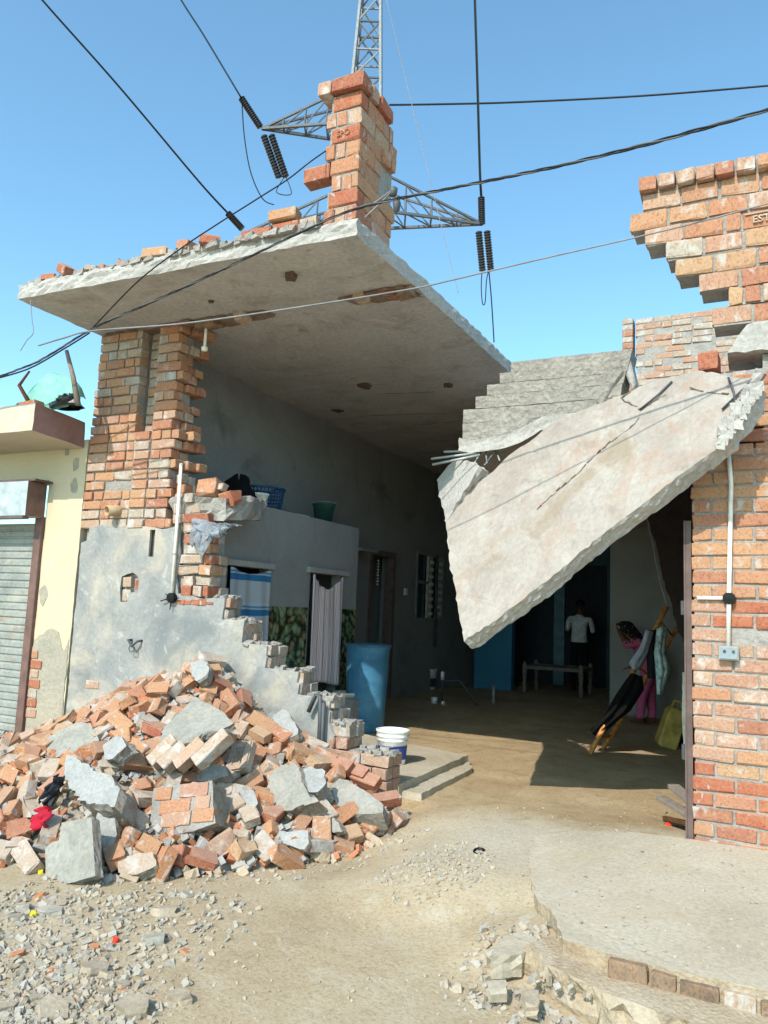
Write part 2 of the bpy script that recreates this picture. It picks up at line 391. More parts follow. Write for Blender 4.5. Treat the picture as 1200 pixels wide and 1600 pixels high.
def ground_material():
    m, t, b = newmat('street_dirt_and_yard_earth'); v = coords(t)
    big = noise_n(t, v, 1.3, 8, .62, .4); f = noise_n(t, v, 55, 8, .7); mid = noise_n(t, v, 5, 8, .7, .6)
    street = ramp(t, [(.2, (.67, .59, .465)), (.45, (.74, .665, .545)), (.75, (.795, .74, .635))], big)
    street = mixc(t, ramp(t, [(.52, (0, 0, 0, 1)), (.70, (.75, .75, .75, 1))], mid), street, (.79, .74, .645))
    street = mixc(t, ramp(t, [(.58, (0, 0, 0, 1)), (.74, (.6, .6, .6, 1))], noise_n(t, v, .8, 5, .6)), street, (.58, .51, .41))
    yard = ramp(t, [(.2, (.64, .54, .41)), (.45, (.72, .63, .49)), (.75, (.79, .71, .575))], big)
    yard = mixc(t, ramp(t, [(.50, (0, 0, 0, 1)), (.66, (.7, .7, .7, 1))], mid), yard, (.61, .515, .395))
    yard = mixc(t, ramp(t, [(.60, (0, 0, 0, 1)), (.70, (.8, .8, .8, 1))], noise_n(t, v, 2.1, 8, .7)), yard, (.78, .70, .58))
    sx = t.nodes.new('ShaderNodeSeparateXYZ'); t.links.new(v, sx.inputs[0])
    ma = N(t, 'ShaderNodeMath', operation='MULTIPLY_ADD'); t.links.new(mid, ma.inputs[0]); ma.inputs[1].default_value = .9
    t.links.new(sx.outputs['Y'], ma.inputs[2])
    mr = N(t, 'ShaderNodeMapRange'); t.links.new(ma.outputs[0], mr.inputs[0]); mr.inputs[1].default_value = 5.5; mr.inputs[2].default_value = 5.95
    def band(src, lo, hi):
        q = N(t, 'ShaderNodeMath', operation='MULTIPLY_ADD'); t.links.new(mid, q.inputs[0]); q.inputs[1].default_value = .9; t.links.new(src, q.inputs[2])
        r = N(t, 'ShaderNodeMapRange'); t.links.new(q.outputs[0], r.inputs[0]); r.inputs[1].default_value = lo; r.inputs[2].default_value = hi; return r.outputs[0]
    pm = N(t, 'ShaderNodeMath', operation='MULTIPLY'); t.links.new(band(sx.outputs['X'], -1.75, -1.1), pm.inputs[0]); t.links.new(band(sx.outputs['Y'], 4.3, 4.9), pm.inputs[1])
    cement = ramp(t, [(.2, (.70, .65, .555)), (.5, (.765, .72, .635)), (.8, (.81, .775, .70))], big)
    street = mixc(t, pm.outputs[0], street, cement)
    c = mixc(t, mr.outputs[0], street, yard)
    c = mixc(t, 1.0, c, ramp(t, [(.25, (.74,)*3), (.5, (.94,)*3), (.8, (1, 1, 1))], f), 'MULTIPLY')
    t.links.new(c, b.inputs['Base Color']); b.inputs['Roughness'].default_value = .95
    f2 = noise_n(t, v, 17, 10, .78, .3)
    mm = N(t, 'ShaderNodeMath', operation='MULTIPLY_ADD'); mm.inputs[1].default_value = 1.6
    t.links.new(f2, mm.inputs[0]); t.links.new(f, mm.inputs[2])
    bump(t, b, mm.outputs[0], .55, .016)
    return m
GROUND = ground_material()
xs = [-900, -200, -60, -25, -12] + [-9+.09*i for i in range(145)] + [6, 12, 40, 200, 900]
ys = [-300, -60, -15, -4, 0] + [1+.09*i for i in range(150)] + [16, 20, 40, 100, 300, 1200]
mb = MB(); nx = len(xs)
mb.add([(x, y, g(x, y)) for y in ys for x in xs], [(j*nx+i, j*nx+i+1, (j+1)*nx+i+1, (j+1)*nx+i) for j in range(len(ys)-1) for i in range(nx-1)])
me = mb.mesh('ground', GROUND, smooth=True, fix=False)
ground = link_mesh('ground', me); tag(ground, kind='structure')

# worn cement apron in front of the right-hand pillar, broken along its front and left rims
AP = [(-1.30, 5.08), (-1.26, 4.62), (-1.14, 4.2), (-1.05, 3.95), (-.93, 3.80), (-.86, 3.62), (-.80, 3.50), (-.62, 3.45), (-.3, 3.43), (.1, 3.44), (.8, 3.4), (3.5, 3.4), (3.5, 5.3), (-.36, 5.25), (-.75, 5.20)]
def apron_mesh():
    bm = bmesh.new(); pts = []
    for i, p in enumerate(AP):
        q = AP[(i+1) % len(AP)]; d = math.dist(p, q); k = max(1, int(d/.05)) if max(p[0], q[0]) < .7 else max(1, int(d/.3))
        for a in range(k):
            x = p[0]+(q[0]-p[0])*a/k; y = p[1]+(q[1]-p[1])*a/k
            o = noise.noise(V((x*6, y*6, 1)))*.022+jit(.006)
            pts.append((x+o, y+o*.7))
    top = [bm.verts.new((x, y, apz(x, y)+jit(.003))) for x, y in pts]
    mid = [bm.verts.new((x+jit(.008), y+jit(.008), apz(x, y)-.045)) for x, y in pts]
    bot = [bm.verts.new((x, y, -.45)) for x, y in pts]
    f = bm.faces.new(top); n = len(pts)
    for a, b in ((top, mid), (mid, bot)):
        for i in range(n): bm.faces.new((a[i], b[i], b[(i+1) % n], a[(i+1) % n]))
    bmesh.ops.triangulate(bm, faces=[f]); bmesh.ops.recalc_face_normals(bm, faces=bm.faces)
    me = bpy.data.meshes.new('apron'); bm.to_mesh(me); bm.free(); me.materials.append(APRON); me.materials.append(DIRT)
    for p in me.polygons:
        if p.normal.z < .6: p.material_index = 1
    return me
apron = tag(link_mesh('pavement', apron_mesh()), kind='structure')
# bricks showing along the apron's broken front rim
for x0, x1, dz, mt in ((-.60, -.45, 0, 'a'), (-.435, -.345, -.005, 'b'), (-.33, -.19, -.012, 'c'), (-.175, -.065, -.012, 'd'), (-.05, .16, -.02, 'b'), (.18, .4, -.02, 'a')):
    put(apron, x0, x1, 3.40, 3.49, -.135+dz, -.055+dz, {'a': BR_DARK, 'b': BR_DARK, 'c': BR_DARK, 'd': BR_GREY}[mt], .02)
# lower earth ledge in front of those bricks
mb = MB(); mb.rough([(-.98, 3.46, -.115), (-.6, 3.27, -.125), (-.2, 3.2, -.135), (.3, 3.1, -.14), (1.2, 3.0, -.14), (1.2, 3.5, -.12), (-.9, 3.62, -.10)], (0, 0, -.2), .045, .022, 4, 5)
tag(mb.build('kerb', DIRT), kind='structure')

# low cement platform just inside, with its lower strip
plat = []
for p in ((735, 1180), (622, 1224)): plat.append(onz(p[0], p[1], .02))
px1 = (plat[0].x+plat[1].x)/2
mb = MB(); mb.rough([(px1, 5.45, .02), (px1, plat[0].y, .02), (px1-.9, plat[0].y+.25, .02), (-4.3, 7.6, .02), (-4.3, 5.45, .02)], (0, 0, -.2), .06, .006, 3, 3)
platform = tag(mb.build('step', APRON), kind='structure')
mb = MB(); mb.rough([(px1+.16, 5.5, FLOOR+.045), (px1+.14, plat[0].y-.25, FLOOR+.04), (px1-.02, plat[0].y+.05, FLOOR+.04), (px1-.02, 5.5, FLOOR+.045)], (0, 0, -.15), .07, .008, 2, 8)
tag(mb.build('kerb', APRON), kind='structure')

# ---------------------------------------------------------------- the left house: front wall
wall = thing('brick_wall', (-4.9, YF+.15, -.3), 'half collapsed front wall, brick pier above grey plaster stepping down to the rubble', 'wall')
STEP = [(352, 846), (355, 930), (386, 960), (397, 976), (426, 1006), (456, 1036), (481, 1057), (511, 1076), (528, 1098), (548, 1112), (560, 1138), (572, 1158), (588, 1180), (606, 1196), (629, 1214)]
prof = sorted([(ony(x, y, YF+.23).z, ony(x, y, YF+.23).x) for x, y in STEP])
prof = [(-1, -2.50), (.18, -2.50)] + prof
PITCH_Z = .0915; Z0 = -.30
core = MB(); ends = []
for k in range(25):
    z0 = Z0+k*PITCH_Z; z1 = z0+PITCH_Z
    xr = interp(prof, Z0+(k-k % 2+1)*PITCH_Z)+jit(.010)
    ends.append((z0, z1, xr))
    core.box(-5.76, xr-.012, YF+.05, YF+.235, z0, z1-.001)
core.box(-5.74, -5.225, YF+.02, YF+.235, 1.98, 3.83); core.box(-5.224, -5.02, YF+.135, YF+.236, 1.98, 3.83); core.box(-5.019, -4.80, YF+.02, YF+.235, 1.98, 3.83); core.box(-5.223, -5.021, YF+.01, YF+.134, 1.98, 2.80)
core.build('mortar_core', MORTAR, wall)
for k, (z0, z1, xr) in enumerate(ends):
    zb0, zb1 = z0+.006, z1-.006
    low = z1 < .40; bare = 1.30 < z0 < 1.97
    m1 = BR_PALE if low else BR_GREY
    if low:
        for a, b in pieces(xr-.47 if k % 2 else xr-.35, xr, 'S'): put(wall, a, b, YF+jit(.004), YF+.11, zb0, zb1, m1)
        put(wall, xr-.112, xr+.004, YF+.122, YF+.235, zb0, zb1, BR_PALE)
    elif bare:
        for a, b in pieces(-4.56+jit(.05), xr, 'M'):
            r = R.random(); mt = BR_RED if r < .28 else (BR_GREY if r < .8 else BR_WALL)
            put(wall, a, b-jit(.02), YF+R.uniform(-.015, .035), YF+.14, zb0, zb1, mt, .06, ji=.009)
        put(wall, xr-.10, xr+jit(.03), YF+.125, YF+.235, zb0, zb1, BR_GREY, .05)
    else:
        put(wall, xr-.20, xr+jit(.018), YF+.018, YF+.125, zb0-.004, zb1+.006, BR_GREY if R.random() < .75 else BR_PALE, .05, ji=.011)
        put(wall, xr-.115, xr+jit(.03), YF+.127, YF+.24, zb0-.004, zb1+.006, BR_GREY, .06, ji=.011)
# crust of mortar on each tread
mb = MB()
for (z0, z1, xr), (a0, a1, xn) in zip(ends, ends[1:]):
    if xr-xn > .03 and z0 < 1.32:
        for q in range(16):
            x = R.uniform(xn, xr-.01); y = R.uniform(YF+.02, YF+.22); s = R.uniform(.012, .035)
            mb.box(x-s, x+s, y-s, y+s, z1-.012, z1+R.uniform(.003, .028), s*.5)
mb.build('tread_mortar', MORTAR, wall)
# plaster coat, broken outline
out = [(-5.765, -.33), (-5.765, 1.80), (-5.69, 1.83), (-5.67, 1.955), (-5.3, 1.975), (-4.95, 1.955), (-4.80, 1.93), (-4.60, 1.95), (-4.58, 1.7), (-4.60, 1.5), (-4.56, 1.37), (-4.3, 1.33)]
for z0, z1, xr in reversed(ends):
    if z1 < 1.36 and z0 > .36: out += [(xr-.015, z1-.004), (xr-.02, z0+.004)]
out += [(-2.95, .34), (-2.99, .2), (-2.93, .0), (-2.96, -.33)]
mb = MB(); mb.rough([(x, YF-.004, z) for x, z in out], (0, .024, 0), .045, .005, 2, 4)
me = mb.mesh('plaster', PLASTER)
pl = bpy.data.objects.new('plaster', me); COL.objects.link(pl)
cut = MB()
h1 = ony(238, 847, YF); cut.box(h1.x-.032, h1.x+.03, YF-.1, YF+.1, h1.z-.13, h1.z+.11)
h2 = ony(204, 912, YF)
cut.prism([(h2.x+a, YF-.1, h2.z+b) for a, b in ((-.11, .06), (-.05, .085), (.02, .10), (.075, .07), (.10, .03), (.095, -.07), (.0, -.08), (-.02, -.16), (-.10, -.165), (-.12, -.05))], (0, .3, 0))
co = bpy.data.objects.new('cut', cut.mesh('cut', None)); COL.objects.link(co)
md = pl.modifiers.new('b', 'BOOLEAN'); md.object = co; md.operation = 'DIFFERENCE'; md.solver = 'EXACT'
dg = bpy.context.evaluated_depsgraph_get(); me2 = bpy.data.meshes.new_from_object(pl.evaluated_get(dg))
pl.modifiers.clear(); pl.data = me2; bpy.data.objects.remove(co); attach(pl, wall)
put(wall, h2.x-.10, h2.x+.0, YF+.005, YF+.05, h2.z-.03, h2.z+.06, BR_GREY, .03)
put(wall, h2.x-.095, h2.x+.0, YF+.007, YF+.05, h2.z-.15, h2.z-.05, BR_GREY, .03)
put(wall, h2.x+.012, h2.x+.10, YF+.045, YF+.09, h2.z-.05, h2.z+.04, BR_RED, .03)
# plaster worn off low on the left
for px, py, w in ((145, 1070, .16), (162, 1091, .05), (142, 1105, .10), (150, 1122, .18)):
    c = ony(px, py, YF); put(wall, c.x-w/2, c.x+w/2, YF-.010, YF+.05, c.z-.036, c.z+.036, BR_PALE)

# upper brick pier
npc = 21; ph = (3.835-1.945)/npc
for k in range(npc):
    z0 = 1.945+k*ph; z1 = z0+ph-.012
    kind = 'M' if k % 2 else ('S' if k % 4 == 0 else 'M')
    xl = -5.80+.05*(k/npc)+jit(.012)
    rec = z0 > 2.78
    mt = (lambda: BR_GREY if (R.random() < (.75 if k < 2 else .13) or (k > 13 and R.random() < .3)) else (BR_PALE if R.random() < .25 else BR_WALL))
    hole = (k == 4)
    for a, b in pieces(xl, -5.22+jit(.006), kind):
        if hole and a < -5.2 and b > -5.40: continue
        put(wall, a, b, YF+jit(.006), YF+.10, z0, z1, mt())
    # channel between the two brick stacks
    yo = YF+.115 if rec else YF-.008
    for a, b in pieces(-5.205, -5.025, 'S'): put(wall, a, b, yo+jit(.004), yo+.10, z0, z1, BR_GREY if rec and R.random() < .6 else mt())
    xr = -4.74+jit(.028)+(.02 if k % 3 == 0 else -.02)
    for a, b in pieces(-5.012, xr, 'H' if k % 2 else 'S'): put(wall, a, b, YF+jit(.008), YF+.11, z0, z1, mt(), .02)
    xb = xr+R.uniform(-.04, .07)
    put(wall, xb-.23, xb, YF+.125, YF+.235, z0, z1, BR_GREY if R.random() < .35 else BR_WALL, .03)
    if k % 2 == 0: put(wall, xb-.12, xb+R.uniform(.0, .05), YF+.24, YF+.35, z0, z1, BR_WALL, .03)
# loose courses left standing on the ledge beside the pier
for k in range(5):
    z0 = 1.985+k*ph; xr = -4.32-.085*k+jit(.03)
    for a, b in pieces(-4.70, xr, 'M'):
        r = R.random(); put(wall, a, b, YF+R.uniform(.0, .04), YF+.13, z0, z0+ph-.010, BR_RED if r < .3 else (BR_GREY if r < .75 else BR_WALL), .06, ji=.009)
    put(wall, xr-.14, xr+jit(.04), YF+.13, YF+.25, z0, z0+ph-.01, BR_GREY, .06)
# clay spout pipe, wall hook
c = ony(190, 797, YF)
mb = MB(); mb.lathe([(.033, 0), (.048, .02), (.05, .16), (.042, .16), (.036, .02)], c+V((-.03, .04, 0)), 16, Matrix.Rotation(math.radians(98), 3, 'X') @ Matrix.Rotation(math.radians(-14), 3, 'Y'))
mb.build('spout', stone('spout_clay', [(.2, (.72, .60, .46)), (.8, (.82, .72, .58))], 12, 40, .2, per=True), wall, True)
c = ony(214, 1004, YF)
mb = MB(); mb.tube([c+V((-.06, .0, .02)), c+V((-.055, -.05, .02)), c+V((.0, -.06, -.03)), c+V((.05, -.05, .015)), c+V((.06, 0, .02))], .011, 8)
mb.tube([c+V((.01*math.cos(a)*3, -.06, -.03+.03*math.sin(a)-.02)) for a in [i*.63 for i in range(11)]], .004, 6); mb.build('hook', DARKSTEEL, wall, True)

# white conduit on the left wall
a = ony(283, 724, YF-.03); b = ony(268, 934, YF-.03)
cond = thing('conduit_pipe', b, 'white plastic conduit running down the left brick pier to a black box', 'pipe')
mb = MB(); mb.tube([a, a.lerp(b, .5)+V((.004, 0, 0)), b], .0145, 10); mb.build('tube', PVC, cond, True)
mb = MB(); mb.lathe([(0, .025), (.042, .02), (.045, -.02), (0, -.022)], b, 12, Matrix.Rotation(math.pi/2, 3, 'X'))
for dx, dz in ((-.11, -.03), (.09, .0), (-.06, .03), (0, -.1)): mb.tube([b, b+V((dx, -.01, dz))], .005, 6)
mb.build('junction_box', BLACK, cond)
q = a.lerp(b, .68); mb = MB(); mb.box(q.x-.024, q.x+.024, q.y-.018, q.y+.02, q.z-.008, q.z+.008); mb.build('clip', STEEL, cond)
# red chase broken into the wall beside the box
for i in range(5):
    x = b.x+.09+i*.075; put(wall, x-.04, x+.04, YF-.012, YF+.06, b.z-.05+jit(.01), b.z-.01+jit(.012), BR_RED, .12, ji=.01)

# crumpled polythene caught on the broken edge
mb = MB(); n = 13; base = [ony(300+6.2*i, 812+(i*.6), YF-.03) for i in range(n)]
rows = []
for j in range(9):
    for i in range(n):
        p = base[i].copy(); L = (.24, .10, .16, .27, .30, .24, .13, .15, .09, .05, .08, .04, .03)[i]
        p.z -= L*j/8; p.x += (.03*math.sin(j*.9+i))*j/8 - (i-4.5)*.006*j/8+jit(.012); p.y += -.03*math.sin(i*1.9+j*1.3)+jit(.02)-.004*j; p.z += jit(.014)
        rows.append(p)
mb.add(rows, [(j*n+i, j*n+i+1, (j+1)*n+i+1, (j+1)*n+i) for j in range(8) for i in range(n-1)])
m, t, bb = newmat('polythene'); bb.inputs['Base Color'].default_value = lin((.80, .84, .88)); bb.inputs['Roughness'].default_value = .22
bb.inputs['Transmission Weight'].default_value = .72; bb.inputs['IOR'].default_value = 1.12; bb.inputs['Specular IOR Level'].default_value = .5
POLY = m
o = mb.build('plastic_sheet', POLY, None, True); so = o.modifiers.new('s', 'SOLIDIFY'); so.thickness = .002
tag(o, 'crumpled clear plastic sheet caught on the broken wall edge', 'plastic sheet')

# ---------------------------------------------------------------- main roof slab with its overhang
ZS = 3.84
roof = thing('roof_slab', (-4.1, 8.0, ZS), 'big grey concrete roof slab jutting out over the left brick pier', 'roof')
mb = MB(); mb.rough([(-5.78, 4.34, ZS), (-2.485, 4.40, ZS), (-2.44, 5.5, ZS), (-2.40, 7.62, ZS), (-2.40, 12.3, ZS), (-2.3, 17.3, ZS), (-5.78, 17.3, ZS), (-5.80, 5.3, ZS)], (0, 0, .125), .07, .009, 4, 11)
me = mb.mesh('slab', CONC); me.materials.append(CONC_UNDER)
for p in me.polygons:
    if p.normal.z < -.8: p.material_index = 1
slab = link_mesh('slab', me, roof)
# mortar and brick courses left hanging where the wall was torn off
def residue(x0, x1, drop, yb=YF):
    for a, b in pieces(x0, x1, 'M'):
        r = R.random()
        if r < .12: continue
        d = drop*R.uniform(.5, 1.2)
        put(roof, a, b, yb-.01+jit(.03), yb+.10+jit(.05), ZS-d, ZS+.004, BR_GREY if r < .55 else (BR_RED if r > .9 else BR_DARK), .15, ji=.014)
residue(-4.75, -4.05, .075); residue(-2.98, -2.60, .05)
mb = MB(); mb.rough([(-5.7, YF-.01, ZS+.003), (-5.0, YF-.02, ZS+.003), (-4.4, YF-.0, ZS+.003), (-3.9, YF+.03, ZS+.003), (-3.86, YF+.15, ZS+.003), (-4.5, YF+.21, ZS+.003), (-5.7, YF+.22, ZS+.003)], (0, 0, -.03), .05, .016, 2, 12)
mb.rough([(-3.12, YF+.02, ZS+.003), (-2.5, YF-.03, ZS+.003), (-2.46, YF+.2, ZS+.003), (-3.0, YF+.17, ZS+.003)], (0, 0, -.028), .05, .016, 2, 13)
mb.build('torn_bedding', stone('torn_mortar_bed', [(.2, (.44, .36, .31)), (.5, (.56, .48, .42)), (.8, (.62, .57, .52))], 7, 40, .9), roof); residue(-2.72, -2.46, .09, YF+.03)
# lumps, a knocked-out fan box and rough pour lines on the underside
mb = MB()
def lump(px, py, s, h, n=5):
    c = onz(px, py, ZS)
    mb.rough([(c.x+s*math.cos(i*6.283/n+.4)*R.uniform(.6, 1.2), c.y+s*math.sin(i*6.283/n+.4)*R.uniform(.6, 1.2), ZS+.006) for i in range(n)], (0, 0, -h), s*.4, s*.12, 2, R.randrange(99))
for a in ((455, 428, .06, .05), (570, 602, .11, .03), (527, 641, .10, .02), (330, 470, .03, .02), (700, 600, .05, .04)): lump(*a)
mb.build('underside_lump', stone('dark_spall', [(.2, (.36, .29, .24)), (.8, (.52, .45, .38))], 9, 50, .8), roof)
mb = MB()
for pts in ([(600, 615), (680, 612)], [(560, 650), (700, 645)], [(640, 665), (720, 658)]):
    w = [onz(x, y, ZS-.002) for x, y in pts]
    for p, q in zip(w, w[1:]):
        k = max(1, int((q-p).length/.12))
        for i in range(k):
            a = p.lerp(q, i/k)+V((jit(.01), jit(.01), 0)); b = p.lerp(q, (i+1)/k)
            mb.bar(a, b, R.uniform(.003, .012), .008)
mb.build('pour_ridge', stone('pour_ridge', [(.2, (.50, .46, .42)), (.8, (.62, .58, .53))], 9, 50, .8), roof)
# hanging fan conduit with its box
a = onz(323, 500, ZS); mb = MB(); mb.tube([a, a+V((0, 0, -.26))], .013, 8)
mb.lathe([(0, 0), (.03, -.005), (.028, -.04), (0, -.045)], a+V((0, 0, -.25)), 10)
o = mb.build('ceiling_pipe', PVC, None, True); tag(o, 'short white pipe hanging from the underside of the big roof slab', 'pipe')

# ragged mortar crown and loose bricks on the slab's front rim
ZT = ZS+.125
mb = MB()
for i in range(70):
    x = -5.7+i*.046+jit(.02); s = R.uniform(.015, .05)
    if x > -2.75: continue
    mb.box(x-s, x+s, 4.36+jit(.02), 4.45+R.uniform(0, .1), ZT-.02, ZT+R.uniform(.004, .035), .012)
mb.build('rim_mortar', MORTAR, roof)
GR = 'loose bricks along the roof slab rim'
def rimbrick(px, py, l, w, h, rz, tilt, mat, label, y=4.405):
    c = ony(px, py, y); c.z = ZT+h/2+.012+abs(math.sin(tilt))*l*.4
    m = Matrix.Translation(c) @ Matrix.Rotation(rz, 4, 'Z') @ Matrix.Rotation(tilt, 4, 'Y') @ Matrix.Diagonal((l/.23, w/.11, h/.075, 1))
    o = link_mesh('brick', brick_mesh(R.randrange(9), mat, .02), None, m); tag(o, label, 'brick', GR); return o
rimbrick(248, 381, .23, .11, .075, .15, 0, BR_WALL, 'tan brick lying flat alone on the roof slab rim')
rimbrick(294, 371, .14, .11, .075, -.2, .2, BR_WALL, 'broken brick end on the roof rim beside a rounded red lump')
rimbrick(331, 369, .16, .12, .07, .5, .1, BR_RED, 'rounded red brick lump in the middle of the roof rim')
rimbrick(105, 408, .17, .10, .075, -.3, .5, BR_RED, 'tilted red brick propped up at the far left of the roof rim')
rimbrick(82, 418, .14, .10, .05, .2, 0, BR_RED, 'flat red brick piece on the left of the roof rim')
rimbrick(148, 407, .12, .09, .045, .5, 0, BR_PALE, 'small pinkish brick chip on the roof rim')
rb_ = rimbrick(447, 320, .23, .11, .080, .05, 0, BR_WALL, 'whole pale yellow brick set on a red course near the roof pillar'); rb_.location.z += .078
for i, (x0, x1) in enumerate(((-3.17, -2.95), (-2.94, -2.80), (-3.45, -3.19))): 
    o = put(None, x0, x1, 4.375, 4.485, ZT+.001, ZT+.076, BR_RED if i != 1 else BR_GREY, .03)
    tag(o, ('red brick bedded on the roof rim left of the roof pillar', 'grey brick bedded against the roof pillar foot', 'red brick at the left end of the bedded roof rim course')[i], 'brick', GR)
for i in range(9):
    x = -5.6+R.random()*2.2; o = put(None, x, x+R.uniform(.05, .09), 4.37+R.random()*.05, 4.47+R.random()*.05, ZT, ZT+R.uniform(.04, .08), R.choice([BR_RED, BR_GREY, BR_PALE]), .6, name='brick_fragment', ji=.012)
    tag(o, 'small brick fragment scattered on the roof slab rim', 'brick', 'small fragments on the roof rim')

# ---------------------------------------------------------------- brick pillar on the roof corner
RX1, RY0 = -2.50, 4.41; RZ = ZT+.004
rp = thing('brick_pillar', (RX1-.13, RY0+.27, RZ), 'broken brick pillar with overhanging cap on the roof slab corner', 'pillar')
rows = ['H', 'S', 'H', 'X', 'H', 'T', 'H', 'S']; hh = .122
corem = MB()
for k, kd in enumerate(rows):
    z0 = RZ+k*hh; z1 = z0+hh-.012
    lx = RX1-{'H': .25, 'S': .235, 'X': .24, 'T': .26}[kd]+jit(.035)
    corem.box(lx+.015, RX1-.012, RY0+.012, RY0+.54, z0-.002, z0+hh)
    if kd == 'H':
        for a, b in pieces(lx, RX1, 'E', .01): put(rp, a, b, RY0+jit(.008), RY0+.225, z0, z1, R.choice([BR_WALL, BR_WALL, BR_PALE]), .02, ji=.006)
        y = RY0+.24
    else:
        b = put(rp, RX1-.228, RX1, RY0+jit(.006), RY0+.10, z0, z1, BR_RED if kd in 'ST' else BR_WALL, .02)
        if kd == 'T':
            m = Matrix.Translation((RX1-.13, RY0-.008, (z0+z1)/2)) @ Matrix.Rotation(math.pi/2, 4, 'X')
            lettering('stamp', 'SPO', .062, .004, BR_RED, b, m)
        if kd == 'X': put(rp, RX1-.46, RX1-.245, RY0+.01, RY0+.12, z0-.005, z1+.003, BR_RED, .02)
        y = RY0+.112
    while y < RY0+.50:
        l = R.choice([.225, .225, .105]); e = min(y+l, RY0+.56+jit(.05))
        if not (k in (3, 4) and y > RY0+.33 and R.random() < .6):
            put(rp, RX1-.085, RX1+jit(.006)+(.03 if (k == 5 and y > RY0+.3) else 0), y, e, z0, z1, R.choice([BR_WALL, BR_PALE, BR_WALL]), .02, ji=.006)
        y = e+.012
    put(rp, RX1-.22, RX1-.10, RY0+.42+jit(.03), RY0+.56+jit(.03), z0, z1, BR_WALL, .03)
corem.build('mortar_core', MORTAR, rp)
zc = RZ+len(rows)*hh
put(rp, RX1-.34, RX1-.235, RY0-.045, RY0+.12, zc, zc+.10, BR_PALE, .01); put(rp, RX1-.225, RX1+.03, RY0-.05, RY0+.10, zc, zc+.105, BR_RED, .02)
put(rp, RX1-.2, RX1+.03, RY0+.11, RY0+.22, zc, zc+.10, BR_PALE, .02); put(rp, RX1-.2, RX1+.035, RY0+.235, RY0+.45, zc-.005, zc+.095, BR_RED, .02)
put(rp, RX1-.33, RX1-.21, RY0+.13, RY0+.40, zc, zc+.095, BR_WALL, .02)

# ---------------------------------------------------------------- right-hand gate pillar and the parapet cantilevered off it
XP = -.425
gp = thing('brick_pillar', (.1, YF+.2, -.05), 'tall brick gate pillar carrying white conduit, its top stepping out to the left', 'pillar')
nC = 33; pz = .0895
T0 = onx(725, 1003, -1.9); NS0 = (ony(1140, 680, 4.85)-T0).cross(ony(850, 665, 5.7)-T0).normalized()
if NS0.y > 0: NS0 = -NS0
corem = MB(); corem.box(XP+.012, .62, YF+.012, YF+.36, -.1, 2.40); corem.box(.0, .619, YF+.013, YF+.359, 2.401, 3.0)
for k in range(nC):
    z0 = -.06+k*pz; z1 = z0+pz-.013
    pale = 6 < k < 17
    off = XP+jit(.006)
    first = True
    x = off
    while x < .6:
        l = .228*R.uniform(.97, 1.04)
        if first and k % 2: l = .112
        first = False; e = min(x+l, .63)
        mt = BR_PALE if (pale and R.random() < .75) or R.random() < .15 else BR_WALL
        if k in (5, 4, 3, 2) and R.random() < .6: mt = BR_RED
        if k in (15, 16) and -.35 < x < .05: mt = BR_RED
        crushed = z1 > 2.2 and x < .0 and NS0.dot(V(((x+e)/2, YF, z1))-T0) > -.16
        if crushed: x = e+.013; continue
        if not (k == 14 and -.13 < (x+e)/2 < .06):
            put(gp, x, e, YF+jit(.006), YF+.105, z0, z1, mt, .012)
        x = e+.013
    if z1 < 2.55: put(gp, XP+jit(.01), XP+.105, YF+.118, YF+.225, z0, z1, BR_WALL, .01)
PAR = [(4.21, 999, 'C'), (4.085, 1004, 'S'), (3.96, 985, 'S'), (3.835, 1008, 'M'), (3.71, 1040, 'G'), (3.585, 1056, 'S'), (3.46, 1092, 'S'), (3.335, 1138, 'H'), (3.215, 1112, 'S')]
YP = YF-.03
for z0, px, kd in PAR:
    z1 = z0+.113
    # left end of each course, read where its sight line meets the wall plane
    lo, hi = -1.5, .6
    for _ in range(40):
        mid = (lo+hi)/2; v = V((mid, YP, (z0+z1)/2))-CAM; q = 600+FPX*v.dot(IR)/v.dot(FW)
        if q < px: lo = mid
        else: hi = mid
    xl = lo
    corem.box(xl+.012, .62, YP+.014, YP+.22, z0-.008, z1+.006)
    if kd == 'C':
        for a, b in pieces(xl, .1, 'H'): put(gp, a, b, YP-.055, YP+.20, z0, z1-.02, R.choice([BR_WALL, BR_PALE]), .012)
        mb = MB(); mb.rough([(.11, YP-.05, z0), (.62, YP-.05, z0), (.62, YP-.05, z0+.11), (.11, YP-.05, z0+.10)], (0, .25, 0), .05, .006, 3, 2); mb.build('cement_cap', MORTAR, gp)
        continue
    x = xl; i = 0
    while x < .6:
        l = .23*R.uniform(.97, 1.04)
        if kd == 'H' or (kd == 'M' and i == 2): l = .085
        e = min(x+l, .63)
        mt = BR_GREY if (kd == 'G' and i == 0) else (BR_PALE if R.random() < .35 else BR_WALL)
        b = put(gp, x, e, YP+jit(.005), YP+.085, z0, z1, mt, .012, ji=.006)
        if kd == 'M' and i == 3:
            m = Matrix.Translation(((x+e)/2-.01, YP-.008, (z0+z1)/2-.008)) @ Matrix.Rotation(math.pi/2, 4, 'X')
            lettering('stamp', 'EST', .066, .004, BR_PALE, b, m)
            fm = MB(); cx, cz = (x+e)/2, (z0+z1)/2
            fm.bar((cx-.105, YP-.006, cz+.034), (cx+.075, YP-.006, cz+.036), .009, .007); fm.bar((cx+.075, YP-.006, cz+.036), (cx+.09, YP-.006, cz-.005), .008, .007)
            fm.build('frog_rim', BR_PALE, b)
        x = e+.016; i += 1
mb = MB(); mb.box(.64, 4.5, YF+.01, YF+.36, -.3, 4.2); mb.build('plastered_return', PLASTER, gp)
corem.build('mortar_core', MORTAR, gp)
